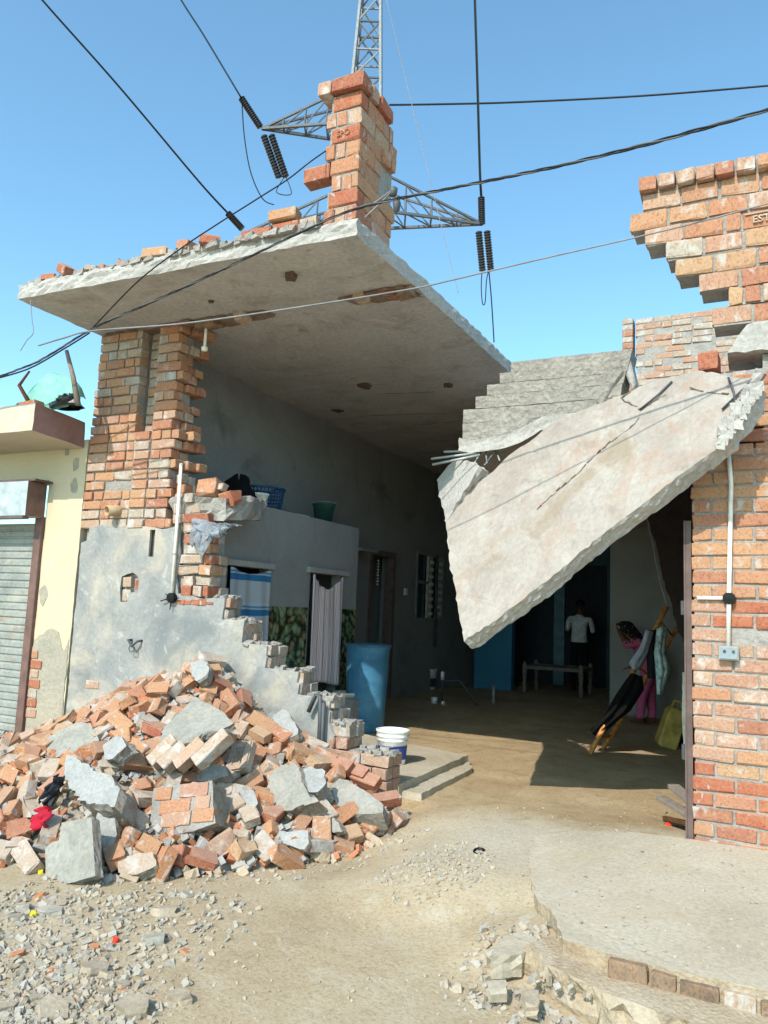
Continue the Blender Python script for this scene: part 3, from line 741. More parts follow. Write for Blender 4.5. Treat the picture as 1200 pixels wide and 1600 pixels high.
c = ony(1118, 563, YP); put(gp, c.x-.10, c.x+.02, YP-.01, YP+.15, c.z-.06, c.z+.06, BR_RED, .1)
# stub of the old slab still built into the pillar, steel showing
mb = MB(); mb.rough([(-.20, YF-.05, 3.01), (.62, YF-.05, 3.01), (.62, YF-.05, 3.20), (-.08, YF-.05, 3.19)], (0, .4, 0), .05, .007, 4, 21); mb.build('slab_stub', CONC, gp)

# conduit on the pillar
a = ony(1136, 682, YF-.02); j = ony(1139, 935, YF-.02); b = ony(1138, 1012, YF-.02)
cp = thing('conduit_pipe', b, 'white plastic conduit on the right gate pillar with branch and switch box', 'pipe')
mb = MB(); mb.tube([a, a.lerp(j, .3)+V((.02, 0, 0)), j, b], .014, 10); mb.build('tube', PVC, cp, True)
l = ony(1089, 934, YF-.02); mb = MB(); mb.tube([l, j], .012, 10); mb.build('branch_tube', PVC, cp, True)
for q, nm in ((a, 'elbow'), (j, 'junction_box')):
    mb = MB(); mb.lathe([(0, .022), (.036, .02), (.04, -.02), (0, -.02)], q, 12, Matrix.Rotation(math.pi/2, 3, 'X'))
    if nm == 'elbow': mb.tube([q, q+V((.12, .0, .02))], .008, 6)
    mb.build(nm, BLACK, cp)
mb = MB(); mb.box(b.x-.055, b.x+.06, b.y-.035, b.y+.016, b.z-.075, b.z+.01); sb = mb.build('switch_box', STEEL, cp, bevel=.004)
mb = MB(); mb.box(b.x-.045, b.x+.05, b.y-.042, b.y-.033, b.z-.065, b.z+.0); mb.build('switch_plate', simple('grey_switch_plate', (.55, .60, .62), .3), sb)
for dx in (-.02, .03):
    mb = MB(); mb.lathe([(0, .008), (.009, .006), (.009, 0)], V((b.x+dx, b.y-.044, b.z-.02)), 8, Matrix.Rotation(math.pi/2, 3, 'X')); mb.build('screw', DARKSTEEL, sb)

# brown steel gate post
gpost = thing('gate_post', (XP-.02, YF+.08, FLOOR), 'brown rusty steel gate post standing against the right brick pillar', 'post')
mb = MB(); mb.box(XP-.045, XP-.006, YF+.03, YF+.12, FLOOR-.05, 1.95); mb.box(XP-.05, XP-.04, YF+.02, YF+.045, FLOOR-.05, 1.95); mb.build('channel', RUST, gpost)
for z in (.45, 1.35):
    mb = MB(); mb.tube([(XP-.06, YF+.10, z), (XP-.06, YF+.10, z+.09)], .018, 8); mb.build('hinge', DARKSTEEL, gpost)

# ---------------------------------------------------------------- collapsed slab hanging across the gateway
T = onx(725, 1003, -1.9); RL = ony(1140, 680, 4.85); B = ony(850, 665, 5.7)
NS = (RL-T).cross(B-T).normalized()
if NS.y > 0: NS = -NS
fs = thing('fallen_roof_slab', T, 'huge sunlit concrete slab hanging tilted across the gateway, tip pointing down', 'slab')
bend = onp(722, 745, T, NS)
opx = [(725, 1003), (716, 955), (707, 905), (700, 850), (696, 812), (722, 770), (765, 742), (795, 712), (832, 686), (862, 664), (905, 642), (945, 628), (990, 610), (1018, 592), (1052, 588), (1090, 580), (1118, 584), (1150, 590), (1172, 592), (1186, 600), (1178, 628), (1160, 655), (1143, 672), (1140, 684), (1100, 715), (1050, 752), (1000, 790), (940, 835), (880, 886), (820, 935), (770, 972)]
poly = [onp(x, y, T, NS) for x, y in opx]
mb = MB(); mb.rough(poly, -NS*.12, .035, .008, 5, 31)
me = mb.mesh('slab', CONC); me.materials.append(SLABFACE)
for p in me.polygons:
    if p.normal.dot(NS) > .8: p.material_index = 1
fslab = link_mesh('slab', me, fs)
# bent-back upper left flap
n2 = (NS + V((-.25, .05, -.05))).normalized(); pb = onp(700, 800, T, NS)
fl = [onp(x, y, pb, n2) for x, y in ((697, 815), (688, 780), (683, 748), (700, 728), (718, 716), (738, 722), (748, 730), (724, 768))]
mb = MB(); mb.rough(fl, -n2*.12, .05, .012, 4, 33); mb.build('broken_flap', CONC, fs)
# long crack with raised lips, and surface scabs
mb = MB()
for pts in ([(1000, 652), (985, 668), (955, 690), (925, 715), (900, 742), (870, 768), (838, 796)], [(993, 606), (970, 622), (1000, 640), (1040, 618)], [(1080, 606), (1100, 612), (1140, 616)]):
    w = [onp(x, y, T+NS*.002, NS) for x, y in pts]
    for p, q in zip(w, w[1:]):
        k = max(1, int((q-p).length/.04))
        for i in range(k): mb.bar(p.lerp(q, i/k)+V((jit(.008), jit(.008), jit(.008))), p.lerp(q, (i+1)/k)+V((jit(.006), 0, jit(.006))), R.uniform(.004, .012), .006)
mb.build('crack_lip', stone('crack_dust', [(.2, (.46, .40, .36)), (.8, (.58, .52, .47))], 9, 50, .8), fs)
# broken right rim: crushed concrete and bared steel
mb = MB()
for i in range(90):
    x, y = R.uniform(1095, 1185), R.uniform(585, 650)
    if (x-1095)*.75 + 585 > y+40 or x > 1195: pass
    tpos = R.random(); x = 1125+60*R.random(); y = 672-(x-1138)*1.55+jit(16)
    p = onp(x, y, T+NS*.01, NS); s = R.uniform(.008, .028)
    mb.box(p.x-s, p.x+s, p.y-s, p.y+s, p.z-s, p.z+s, s*.5)
mb.build('crushed_rim', CONC, fs)
for k, (x0, y0, x1, y1) in enumerate(((1128, 640, 1188, 578), (1142, 660, 1196, 585), (1138, 590, 1150, 632), (1000, 640, 1050, 596))):
    mb = MB(); mb.tube([onp(x0, y0, T+NS*.012, NS), onp((x0+x1)/2+2, (y0+y1)/2, T+NS*.018, NS), onp(x1, y1, T+NS*.01, NS)], .007, 7); mb.build('rebar', DARKSTEEL, fs, True)
for px, py in ((1168, 640), (1148, 645)):
    p = onp(px, py, T+NS*.01, NS); mb = MB(); mb.lathe([(0, 0), (.012, .0), (.012, .02), (0, .02)], p, 8); mb.build('bolt_lump', CONC, fs)

# ---------------------------------------------------------------- gate roof still standing behind it, with the stepped parapet
gr = thing('gate_roof_slab', (-1.2, 9.5, 2.66), 'surviving gate roof slab with torn front edge and bent bars', 'roof')
E1 = ony(716, 703, 6.1)
ER = [ony(x, y, yy) for x, y, yy in ((716, 704, 6.08), (735, 708, 6.02), (760, 705, 5.98), (790, 700, 5.95), (818, 690, 5.92), (845, 672, 5.90))]
mb = MB(); mb.rough(ER+[V((-1.3, 5.74, 2.72)), V((-.9, 5.60, 2.72)), V((-.45, 5.47, 2.72)), V((-.3, 5.64, 2.72)), V((.75, 5.66, 2.72)), V((.75, 17.3, 2.72)), V((-2.38, 17.3, 2.68)), V((-2.40, 6.4, 2.66))], (0, 0, .11), .05, .005, 4, 41); mb.build('slab', CONC, gr)
for k in range(3):
    p = ony(742+4*k, 705+3*k, 6.1-.08*k); q = ony(672+(22 if k == 0 else 2*k), (706, 717, 726)[k], 6.1-.08*k)
    mb = MB(); mb.tube([p, q], .011, 7); mb.build('rebar', STEEL, gr, True)
for a, b in (((752, 706), (741, 724)), ((759, 706), (761, 724)), ((775, 703), (757, 727)), ((776, 707), (781, 720))):
    mb = MB(); mb.tube([ony(a[0], a[1], 6.05), ony(b[0], b[1], 5.95)], .007, 7); mb.build('rebar', STEEL, gr, True)
pw = thing('stepped_parapet', (-1.6, 6.25, 2.77), 'mortar covered parapet remnant with stepped left end on the gate roof', 'wall')
YW = 6.15
lefts = [(2.775, 724), (2.925, 724), (3.045, 742), (3.155, 760), (3.25, 780), (3.34, 797)]
SKIN = stone('rough_mortar_skin', [(.25, (.62, .60, .57)), (.5, (.70, .68, .64)), (.75, (.77, .75, .70))], 7, 34, 1.0, pits=18, bdist=.03)
for i, (z0, px) in enumerate(lefts):
    z1 = lefts[i+1][0] if i+1 < len(lefts) else 3.43
    xl = ony(px, 640, YW).x
    xr = ony(984-(5-i)*5, 600, YW).x
    mb = MB(); mb.rough([(xl, YW+.004*(i % 2), z0+.001), (xr, YW+.004*(i % 2), z0+.001), (xr+.02, YW+.004*(i % 2), z1-.001), (xl, YW+.004*(i % 2), z1-.001)], (0, .26, 0), .06, .0025, 3, 50+i); mb.build('course', SKIN, pw)
# broken right end leaning over a dark hollow
mb = MB(); mb.prism([ony(x, y, YW+.01) for x, y in ((969, 557), (983, 555), (994, 601), (988, 612), (977, 583))], (0, .25, 0)); mb.build('leaning_piece', CONC, pw, bevel=.012)
mb = MB(); mb.prism([ony(x, y, YW-.02) for x, y in ((948, 572), (970, 560), (974, 582), (957, 604), (940, 634), (930, 628))], (0, .22, 0)); mb.build('broken_end', SKIN, pw, bevel=.012)

# far parapet of smeared brickwork behind
fp = thing('brick_parapet', (-.6, 10.5, 3.12), 'distant mortar smeared brick parapet behind the gate pillar', 'wall')
YB = 10.5; X0 = ony(993, 540, YB).x; nr = 24; corem = MB(); corem.box(X0+.02, 1.2, YB+.012, YB+.22, 3.12, 5.33)
for k in range(nr):
    z0 = 3.3+k*.086; z1 = z0+.074
    for a, b in pieces(X0, X0+1.35, 'S' if k % 2 else 'M'):
        if R.random() < (.28 if k < 20 else .1): continue
        put(fp, a, b, YB+jit(.01), YB+.11, z0, z1, BR_GREY if R.random() < .6 else BR_PALE, .03)
    put(fp, X0-.17, X0-.03, YB-.04, YB+.10, z0, z1, R.choice([BR_WALL, BR_GREY]), .01)
corem.box(X0-.16, X0-.035, YB-.03, YB+.2, 3.12, 3.3+nr*.086); corem.build('mortar_core', MORTAR, fp)

# ---------------------------------------------------------------- neighbouring shop at the left
XS = -5.80
shop = thing('shop_front', (-7, YF+.1, -.3), 'cream yellow shop front with a half peeled plinth and canopy', 'building')
sxf = onx(75, 765, ony(75, 765, YF).x); SX = ony(66, 860, YF).x      # right side of the shutter opening
mb = MB(); mb.rough([(SX, YF+.002, -.35), (XS, YF+.002, -.35), (XS, YF+.002, 2.80), (-9, YF+.002, 2.80), (-9, YF+.002, 2.42), (SX, YF+.002, 2.42)], (0, .23, 0), .08, .003, 2, 71); mb.build('wall', YELLOW, shop)
mb = MB(); mb.rough([(SX+.005, YF-.006, -.35), (XS-.01, YF-.006, -.35), (XS-.008, YF-.006, .92), (XS-.06, YF-.006, .78), (XS-.16, YF-.006, .97), (XS-.26, YF-.006, 1.0), (SX+.005, YF-.006, .88)], (0, .02, 0), .04, .008, 1, 72); mb.build('peeled_plinth', YELLOW_BASE, shop)
for i, (w, mt) in enumerate(((.12, BR_PALE), (.11, BR_RED), (.10, BR_GREY), (.13, BR_RED), (.10, BR_PALE), (.13, BR_RED), (.07, BR_WALL))):
    z = .17+i*.09; put(shop, SX+.01, SX+.02+w, YF-.018, YF+.04, z, z+.075, mt, .02)
for px, py, s in ((118, 725, .05), (116, 762, .07), (67, 930, .07), (104, 705, .04)):
    c = ony(px, py, YF); mb = MB(); n = 9
    mb.rough([(c.x+s*math.cos(i*.698)*R.uniform(.5, 1.2), YF-.001, c.z+s*1.5*math.sin(i*.698)*R.uniform(.5, 1.2)) for i in range(n)], (0, .005, 0), .03, .004, 1, R.randrange(99)); mb.build('bare_patch', YELLOW_BASE, shop)
canopy_y = 4.675; cx = -5.85
mb = MB(); mb.rough([(cx, canopy_y, 2.76), (cx, YF-.003, 2.72), (-9, YF-.003, 2.72), (-9, canopy_y, 2.76)], (0, 0, .25), .08, .005, 3, 73)
me = mb.mesh('canopy', CREAM); me.materials.append(MAUVE)
for p in me.polygons:
    if p.normal.x > .7: p.material_index = 1
link_mesh('canopy', me, shop)
# roller shutter with its box and brown frame
sh = thing('roller_shutter', (-7.4, YF, -.2), 'closed ribbed grey roller shutter under a silver housing box', 'shutter')
mb = MB(); z = -.22; n = 0; prof2 = []
while z < 2.0:
    prof2 += [(0, z), (-.012, z+.012), (-.012, z+.052), (0, z+.064)]; z += .072
vs_ = []; fs_ = []
for i, (dy, zz) in enumerate(prof2): vs_ += [(-9, YF+.05+dy, zz), (SX-.09, YF+.05+dy, zz)]
for i in range(len(prof2)-1): fs_.append((2*i, 2*i+1, 2*i+3, 2*i+2))
mb.add(vs_, fs_); o = mb.build('slat_curtain', SHUT, sh); o['kind'] = 'stuff'
mb = MB(); mb.box(SX-.10, SX-.003, YF-.035, YF+.12, -.28, 2.06); mb.build('side_channel', BROWN, sh, bevel=.004)
bxr = ony(75, 790, YF).x-.03; by = onx(41, 785, bxr).y
mb = MB(); mb.box(-9, bxr, by, YF-.006, 2.05, 2.38); me = mb.mesh('housing_box', SILVER); me.materials.append(BROWN)
for p in me.polygons:
    if p.normal.x > .7: p.material_index = 1
link_mesh('housing_box', me, sh)
mb = MB(); mb.box(-9, bxr+.07, by+.02, YF-.004, 2.385, 2.405); mb.box(-9, bxr-.02, by-.01, by+.06, 2.02, 2.047); mb.build('angle_trim', RUST, sh)
c = ony(10, 1148, YF); mb = MB(); mb.tube([c+V((.035*math.cos(a*.6), -.0, .035*math.sin(a*.6))) for a in range(12)], .008, 6); mb.build('pull_ring', DARKSTEEL, sh, True)
mb = MB(); mb.box(-9, SX-.10, YF+.02, YF+.06, -.25, -.16); mb.build('bottom_rail', SHUT, sh)
# litter on the canopy
zc = 3.02
c = ony(82, 610, 4.95)
mb = MB(); n = 16; vs_ = []
for j in range(10):
    for i in range(n):
        u = i/(n-1)*2-1; w = j/9
        h = .36*math.sqrt(max(0, 1-(u*.95)**2))*(1-.08*math.sin(5*u))
        vs_.append((c.x+u*.36, 4.85+.16*w+.02*math.sin(4*u+3*w)+jit(.008), zc-.02+h*math.sin(w*math.pi*.62)/.93+jit(.006)))
mb.add(vs_, [(j*n+i, j*n+i+1, (j+1)*n+i+1, (j+1)*n+i) for j in range(9) for i in range(n-1)])
o = mb.build('plastic_sheet', simple('pale_green_plastic', (.48, .70, .64), .6), None, True); so = o.modifiers.new('s', 'SOLIDIFY'); so.thickness = .008
tag(o, 'bulging pale green sheet dumped on the shop canopy', 'plastic sheet')
a = ony(122, 632, 4.85); b = ony(104, 548, 4.85); mb = MB(); mb.tube([V((a.x, a.y, zc-.01)), a.lerp(b, .5)+V((.012, 0, 0)), b], [.026, .022, .017], 8)
tag(mb.build('wooden_stick', WOODGREY, None, True), 'weathered stick standing up from the canopy litter', 'stick')
a = ony(48, 632, 4.82); b = ony(30, 602, 4.82); c3 = ony(46, 580, 4.82); mb = MB(); mb.tube([V((a.x+.02, a.y, zc)), b, c3], [.02, .018, .01], 8)
tag(mb.build('wooden_stick', WOOD, None, True), 'short crooked branch leaning on the pale green sheet', 'stick')
for (px, w, hh_, col, lab) in ((98, .17, .13, (.09, .09, .10), 'heap of torn black plastic on the shop canopy edge'), (24, .10, .10, (.30, .29, .28), 'dark dusty bundle at the outer end of the canopy litter')):
    c = ony(px, 640, 4.85); mb = MB(); n = 14; vs_ = []
    for j in range(7):
        for i in range(n):
            a = i/n*2*math.pi; r = w*math.cos(j/6*1.5)*R.uniform(.75, 1.2)
            vs_.append((c.x+r*math.cos(a), 4.9+r*.7*math.sin(a), zc-.015+hh_*math.sin(j/6*1.57)*R.uniform(.75, 1.15)))
    mb.add(vs_, [(j*n+i, j*n+(i+1) % n, (j+1)*n+(i+1) % n, (j+1)*n+i) for j in range(6) for i in range(n)])
    tag(mb.build('plastic_heap', simple('heap_%d' % px, col, .3, spec=.5), None), lab, 'plastic')
a = ony(58, 640, 4.78); mb = MB(); mb.box(a.x-.22, a.x-.02, 4.75, 4.86, zc-.012, zc+.05, .01); o = mb.build('brick', BR_RED); tag(o, 'red brick wedged beneath the canopy litter', 'brick')

# ---------------------------------------------------------------- inside: side wall with door and window
XW = -5.42
iw = thing('side_wall', (XW-.1, 10, FLOOR), 'dim cement plastered side wall with a doorway and louvred window', 'wall')
D0, D1, DT = onx(572, 1000, XW).y, onx(612, 1000, XW).y, 2.22
W0, W1, WB, WT = onx(648, 960, XW).y, onx(691, 960, XW).y, onx(668, 970, XW).z, onx(668, 864, XW).z
mb = MB()
for y0, y1, z0, z1 in ((5.5, D0, FLOOR-.2, ZS+.03), (D0, D1, DT, ZS+.03), (D1, W0, FLOOR-.2, ZS+.03), (W0, W1, FLOOR-.2, WB), (W0, W1, WT, ZS+.03), (W1, 17.2, FLOOR-.2, ZS+.03)): mb.box(XW-.23, XW, y0, y1, z0, z1)
mb.build('plaster', INNER, iw)
mb = MB()
for y0, y1, z0, z1 in ((D0-.3, D1+.5, FLOOR-.2, DT+.3), (W0-.3, W1+.5, WB-.3, WT+.3)):
    mb.box(XW-2.2, XW-2.1, y0, y1, z0, z1); mb.box(XW-2.1, XW-.235, y0, y0+.05, z0, z1); mb.box(XW-2.1, XW-.235, y1-.05, y1, z0, z1); mb.box(XW-2.1, XW-.235, y0, y1, z1, z1+.1); mb.box(XW-2.1, XW-.235, y0, y1, z0-.1, z0)
mb.build('room_beyond', INNER, iw)
df = MB(); FRAME = simple('grey_brown_frame', (.42, .37, .35), .6)
df.box(XW-.12, XW+.025, D0, D0+.08, FLOOR, DT); df.box(XW-.12, XW+.025, D1-.09, D1, FLOOR, DT); df.box(XW-.12, XW+.025, D0+.081, D1-.091, DT-.08, DT); dfo = df.build('door_frame', FRAME, iw)
mb = MB(); mb.box(XW-.12, XW-.09, D1-.8, D1-.1, FLOOR+.02, DT-.09); mb.bar((XW-.1, D1-.78, .4), (XW-.1, D1-.78, 1.9), .02); 
mb = MB(); q = onx(566, 853, XW+.12); mb.box(XW-.01, XW+.28, q.y-.28, q.y+.22, 2.13, 2.17, .01); mb.build('shelf_ledge', BATHWALL, iw)
ch = MB(); q = onx(583, 862, XW+.04)
for i in range(9): ch.lathe([(0, -.02), (.022, 0), (0, .02)], V((XW+.05, D0+.2, 2.05-i*.045)), 6)
tag(ch.build('garland', WHITEP), 'short pale garland hanging in the dark doorway', 'garland')
wn = MB(); wn.box(XW-.1, XW+.012, W0, W0+.06, WB, WT); wn.box(XW-.1, XW+.012, W1-.06, W1, WB, WT); wn.box(XW-.1, XW+.012, W0+.061, W1-.061, WT-.05, WT); wn.box(XW-.1, XW+.012, W0+.061, W1-.061, WB, WB+.05)
zm = WB+(WT-WB)*.56; ym = W0+(W1-W0)*.5; wn.box(XW-.09, XW+.010, W0+.061, ym, zm-.025, zm+.025)
win = wn.build('window', simple('grey_window_frame', (.58, .56, .54), .6), iw)
mb = MB(); mb.box(XW-.06, XW-.05, W0+.06, W1-.06, WB+.05, WT-.05); mb.build('pane', GLASSY, win)
for yy in (ym-.08, ym+.36):
    mb = MB()
    mb.box(XW-.04, XW+.004, yy-.015, yy+.17, WB+.05, WT-.05); mb.build('louvre_strip', simple('pale_louvre_%d' % int(yy*100), (.72, .70, .66), .6), win)
    for i in range(8):
        z = WB+.10+i*(WT-WB-.15)/8; mb = MB(); mb.box(XW+.005, XW+.02, yy+.03, yy+.19, z, z+.055, .004); mb.build('louvre', WHITEP, win)
mb = MB(); mb.tube([(XW+.05, ym+.18, WT), (XW+.05, ym+.2, WB-.45)], .022, 8); o = mb.build('drain_pipe', DARKSTEEL, None, True); tag(o, 'dark pipe running down across the louvred window', 'pipe')
mb = MB(); q = onx(633, 924, XW); mb.box(XW, XW+.03, q.y-.05, q.y+.05, q.z-.06, q.z+.05); mb.build('switch', WHITEP, iw)

# bathroom block built in under the roof
XB = -4.58; BY0, BY1 = 5.52, 8.55; BT = 2.30
bt = thing('bathroom_block', (XB-.4, 7, FLOOR), 'low grey cement bathroom block with two curtained doorways and a green tiled foot', 'enclosure')
c10, c11 = onx(352, 940, XB).y, onx(416, 940, XB).y
c20, c21 = onx(482, 960, XB).y, onx(528, 960, XB).y
L1 = onx(385, 886, XB).z; L2 = onx(508, 897, XB).z
mb = MB()
for y0, y1, z0, z1 in ((BY0, c10, FLOOR-.1, BT), (c10, c11, L1, BT), (c11, c20, FLOOR-.1, BT), (c20, c21, L2, BT), (c21, BY1, FLOOR-.1, BT)): mb.box(XB-.11, XB, y0, y1, z0, z1, .003)
mb.box(XW+.002, XB-.112, BY1-.11, BY1-.002, FLOOR-.1, BT)
mb.box(XW+.002, XB-.111, BY0, BY1-.111, BT-.09, BT-.002)
mb.build('wall', BATHWALL, bt)
for y0, y1, z in ((c10, c11, L1), (c20-.02, c21+.10, L2)):
    mb = MB(); mb.box(XB-.1, XB+.05, y0-.06, y1+.05, z, z+.055, .004); mb.build('lintel', CONC, bt)
# cracked slab rim of the loft towards the broken wall
mb = MB(); mb.rough([(-4.72, YF+.03, 2.02), (-4.16, YF+.05, 2.0), (-4.1, YF+.3, 2.05), (-4.3, 6.1, 2.1), (-4.72, 6.0, 2.1)], (0, 0, .2), .06, .025, 4, 81); mb.build('broken_rim', MORTAR, bt)
# green pebble-print tiles: each tile a piece
def tile_material():
    m, t, b = newmat('pebble_print_tile'); v = coords(t)
    w = N(t, 'ShaderNodeTexNoise', Scale=3.0); t.links.new(v, w.inputs['Vector'])
    vo = N(t, 'ShaderNodeTexVoronoi', Scale=13.0, Randomness=1.0); wp = N(t, 'ShaderNodeVectorMath', operation='MULTIPLY_ADD'); t.links.new(w.outputs['Color'], wp.inputs[0]); wp.inputs[1].default_value = (.30, .30, .30); t.links.new(v, wp.inputs[2]); t.links.new(wp.outputs[0], vo.inputs['Vector'])
    c = ramp(t, [(0, (.36, .43, .30)), (.3, (.47, .56, .42)), (.55, (.58, .66, .52)), (.85, (.60, .48, .34)), (1, (.68, .70, .58))], vo.outputs['Color'])
    d = ramp(t, [(.25, (1, 1, 1)), (.5, (.75, .75, .73)), (.7, (.36, .40, .32))], vo.outputs['Distance'])
    v2 = N(t, 'ShaderNodeTexVoronoi', Scale=9.0); t.links.new(v, v2.inputs['Vector'])
    t.links.new(mixc(t, 1.0, c, d, 'MULTIPLY'), b.inputs['Base Color']); b.inputs['Roughness'].default_value = .25; b.inputs['Specular IOR Level'].default_value = .5
    return m
TILE = tile_material()
tz = onx(445, 948, XB).z
for y0, y1 in ((c11+.01, c20-.03), (c21+.02, BY1-.005)):
    k = max(1, round((y1-y0)/.3))
    for i in range(k):
        for jz in range(4):
            a = y0+(y1-y0)*i/k; b = y0+(y1-y0)*(i+1)/k-.004; z1 = tz-jz*.3; z0 = max(z1-.296, FLOOR+.002)
            mb = MB(); mb.box(XB+.001, XB+.009+jit(.001), a, b, z0, z1); mb.build('tile', TILE, bt)
# curtains
def curtain(y0, y1, ztop, zbot, sag, wave, mat, label, x):
    n = 56; m_ = 26; vs_ = []
    for j in range(m_):
        w = j/(m_-1)
        for i in range(n):
            u = i/(n-1); s = 4*u*(1-u)
            zt = ztop-.015-sag*s**1.4
            zz = zt+(zbot+.03*math.sin(u*5)-zt)*w
            ph = u*wave*6.283+.6*math.sin(w*2+u*3)
            yy = y0+(y1-y0)*(u*(.97+.05*w)+.006*math.sin(ph*2))
            vs_.append((x+.022*math.sin(ph)*(.45+.55*w)+.012*math.sin(ph*.37+1), yy, zz))
    mb = MB(); mb.add(vs_, [(j*n+i, j*n+i+1, (j+1)*n+i+1, (j+1)*n+i) for j in range(m_-1) for i in range(n-1)])
    o = mb.build('curtain', mat, None, True); so = o.modifiers.new('s', 'SOLIDIFY'); so.thickness = .003
    return tag(o, label, 'curtain')
def stripes(name, axis, freq, cols, warp=.12, det=0):
    m, t, b = newmat(name); v = coords(t)
    wv = N(t, 'ShaderNodeTexWave', wave_type='BANDS', bands_direction=axis, wave_profile='SAW', Scale=freq, Distortion=warp, Detail=2.0)
    wv.inputs['Detail Scale'].default_value = 1.0
    t.links.new(v, wv.inputs['Vector']); t.links.new(ramp(t, cols, wv.outputs['Fac'], 'CONSTANT'), b.inputs['Base Color']); b.inputs['Roughness'].default_value = .9
    return m
C1M = stripes('white_blue_band_cloth', 'Z', .95, [(0, (.72, .74, .76)), (.62, (.20, .47, .66)), (.80, (.72, .74, .76)), (.84, (.35, .58, .72)), (.9, (.75, .77, .79))], 1.2)
C2M = stripes('red_white_stripe_cloth', 'Y', 5.2, [(0, (.86, .80, .79)), (.34, (.60, .42, .45)), (.42, (.87, .82, .81)), (.64, (.76, .42, .46)), (.70, (.86, .81, .80)), (.88, (.48, .42, .50)), (.93, (.87, .82, .81))], .3)
curtain(c10-.01, c11+.01, L1, onx(400, 1003, XB).z, .05, 3, C1M, 'white curtain with wavy blue bands in the bathroom doorway', XB+.035)
curtain(c20-.02, c21+.03, L2-.0, onx(505, 1068, XB).z, .16, 6, C2M, 'red and white striped curtain beside the green tiles', XB+.04)
# stone ledge / basin at the curtain foot
c = onz(512, 1072, .34); mb = MB(); mb.lathe([(0, .30), (.15, .30), (.17, .34), (.17, .36), (.15, .345), (.05, .30)], V((XB+.25, c21-.15, 0)), 24)
tag(mb.build('wash_basin', CERAMIC, None, True), 'pale oval basin behind the stepped wall near the striped curtain', 'basin')
mb = MB(); mb.box(XB+.05, XB+.45, c21-.35, c21+.05, FLOOR-.02, .298); tag(mb.build('basin_stand', BATHWALL), 'low cement block carrying the pale basin', 'stand')

# ---------------------------------------------------------------- far end: veranda, painted walls
tw = thing('veranda_wall', (-3.8, 17, FLOOR), 'dark teal back wall deep under the veranda roof', 'wall')
YV = 16.4
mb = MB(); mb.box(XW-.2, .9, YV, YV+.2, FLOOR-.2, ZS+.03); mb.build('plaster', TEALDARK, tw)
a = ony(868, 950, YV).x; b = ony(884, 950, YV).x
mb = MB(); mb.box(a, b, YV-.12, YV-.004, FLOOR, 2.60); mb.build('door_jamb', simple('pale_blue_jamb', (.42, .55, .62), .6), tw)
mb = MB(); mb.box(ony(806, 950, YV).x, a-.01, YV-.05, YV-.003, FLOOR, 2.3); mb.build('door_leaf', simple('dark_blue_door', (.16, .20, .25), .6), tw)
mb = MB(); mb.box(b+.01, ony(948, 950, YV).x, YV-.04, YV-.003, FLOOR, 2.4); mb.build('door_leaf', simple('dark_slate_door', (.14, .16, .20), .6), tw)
YBP = 14.2; bw = thing('blue_partition', (ony(775, 1000, YBP).x, YBP, FLOOR), 'bright blue painted partition wall at the back of the yard', 'wall')
mb = MB(); mb.box(ony(742, 1000, YBP).x, ony(800, 1000, YBP).x, YBP, YBP+.2, FLOOR-.1, ZS); mb.build('panel', BLUEPAINT, bw)
YG = 12.0; gw = thing('grey_partition', (-1.0, YG, FLOOR), 'plain grey cement wall behind the ladder', 'wall')
mb = MB(); mb.box(ony(953, 1000, YG).x, .9, YG, YG+.2, FLOOR-.2, 2.70); mb.build('plaster', BATHWALL, gw)
mb = MB(); mb.box(.60, .82, YF+.37, 17.2, FLOOR-.3, 2.71); o = mb.build('side_wall', INNER); tag(o, 'long cement side wall running back from the gate pillar', 'wall')
mb = MB(); mb.box(-2.46, -2.42, 8.4, 17.2, 2.77, 3.86); o = mb.build('roof_upstand', CONC); tag(o, 'low upstand wall closing the gap between the two roof levels', 'wall')
# thin dark brown wedge, a stand-in for the dark area beside the pillar
WEDGE = simple('dark_brown_wedge', (.20, .18, .175), .9)
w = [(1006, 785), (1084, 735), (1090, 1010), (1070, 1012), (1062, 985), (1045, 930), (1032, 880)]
mb = MB(); mb.rough([ony(x, y, 6.9) for x, y in w], (0, .02, 0), .06, .012, 1, 91); o = mb.build('dark_wedge', WEDGE); tag(o, 'dark brown wedge standing in for the dark area beside the gate pillar', 'sheet')

# ---------------------------------------------------------------- drum and buckets
c = onz(576, 1141, FLOOR); c.y -= .1
DRUM = stone('faded_blue_plastic', [(.2, (.24, .47, .62)), (.5, (.32, .57, .71)), (.8, (.46, .67, .78))], 3.2, 30, .08, .5, fvar=.12, patch=[((.62, .70, .74), 5, .58, .70, .5)])
dr = thing('water_drum', (c.x, c.y, FLOOR), 'tall blue plastic water drum at the bathroom corner', 'drum')
mb = MB(); mb.lathe([(0, 0), (.205, 0), (.215, .03), (.225, .3), (.24, .6), (.25, .92), (.262, .945), (.262, .965), (.245, .965), (.238, .9), (.21, .08), (0, .06)], V((c.x, c.y, FLOOR)), 40); mb.build('body', DRUM, dr, True)
mb = MB(); mb.lathe([(.264, .955), (.272, .962), (.272, .978), (.258, .982), (.246, .970)], V((c.x, c.y, FLOOR)), 40); mb.build('rim', simple('drum_rim_blue', (.30, .45, .55), .5), dr, True)
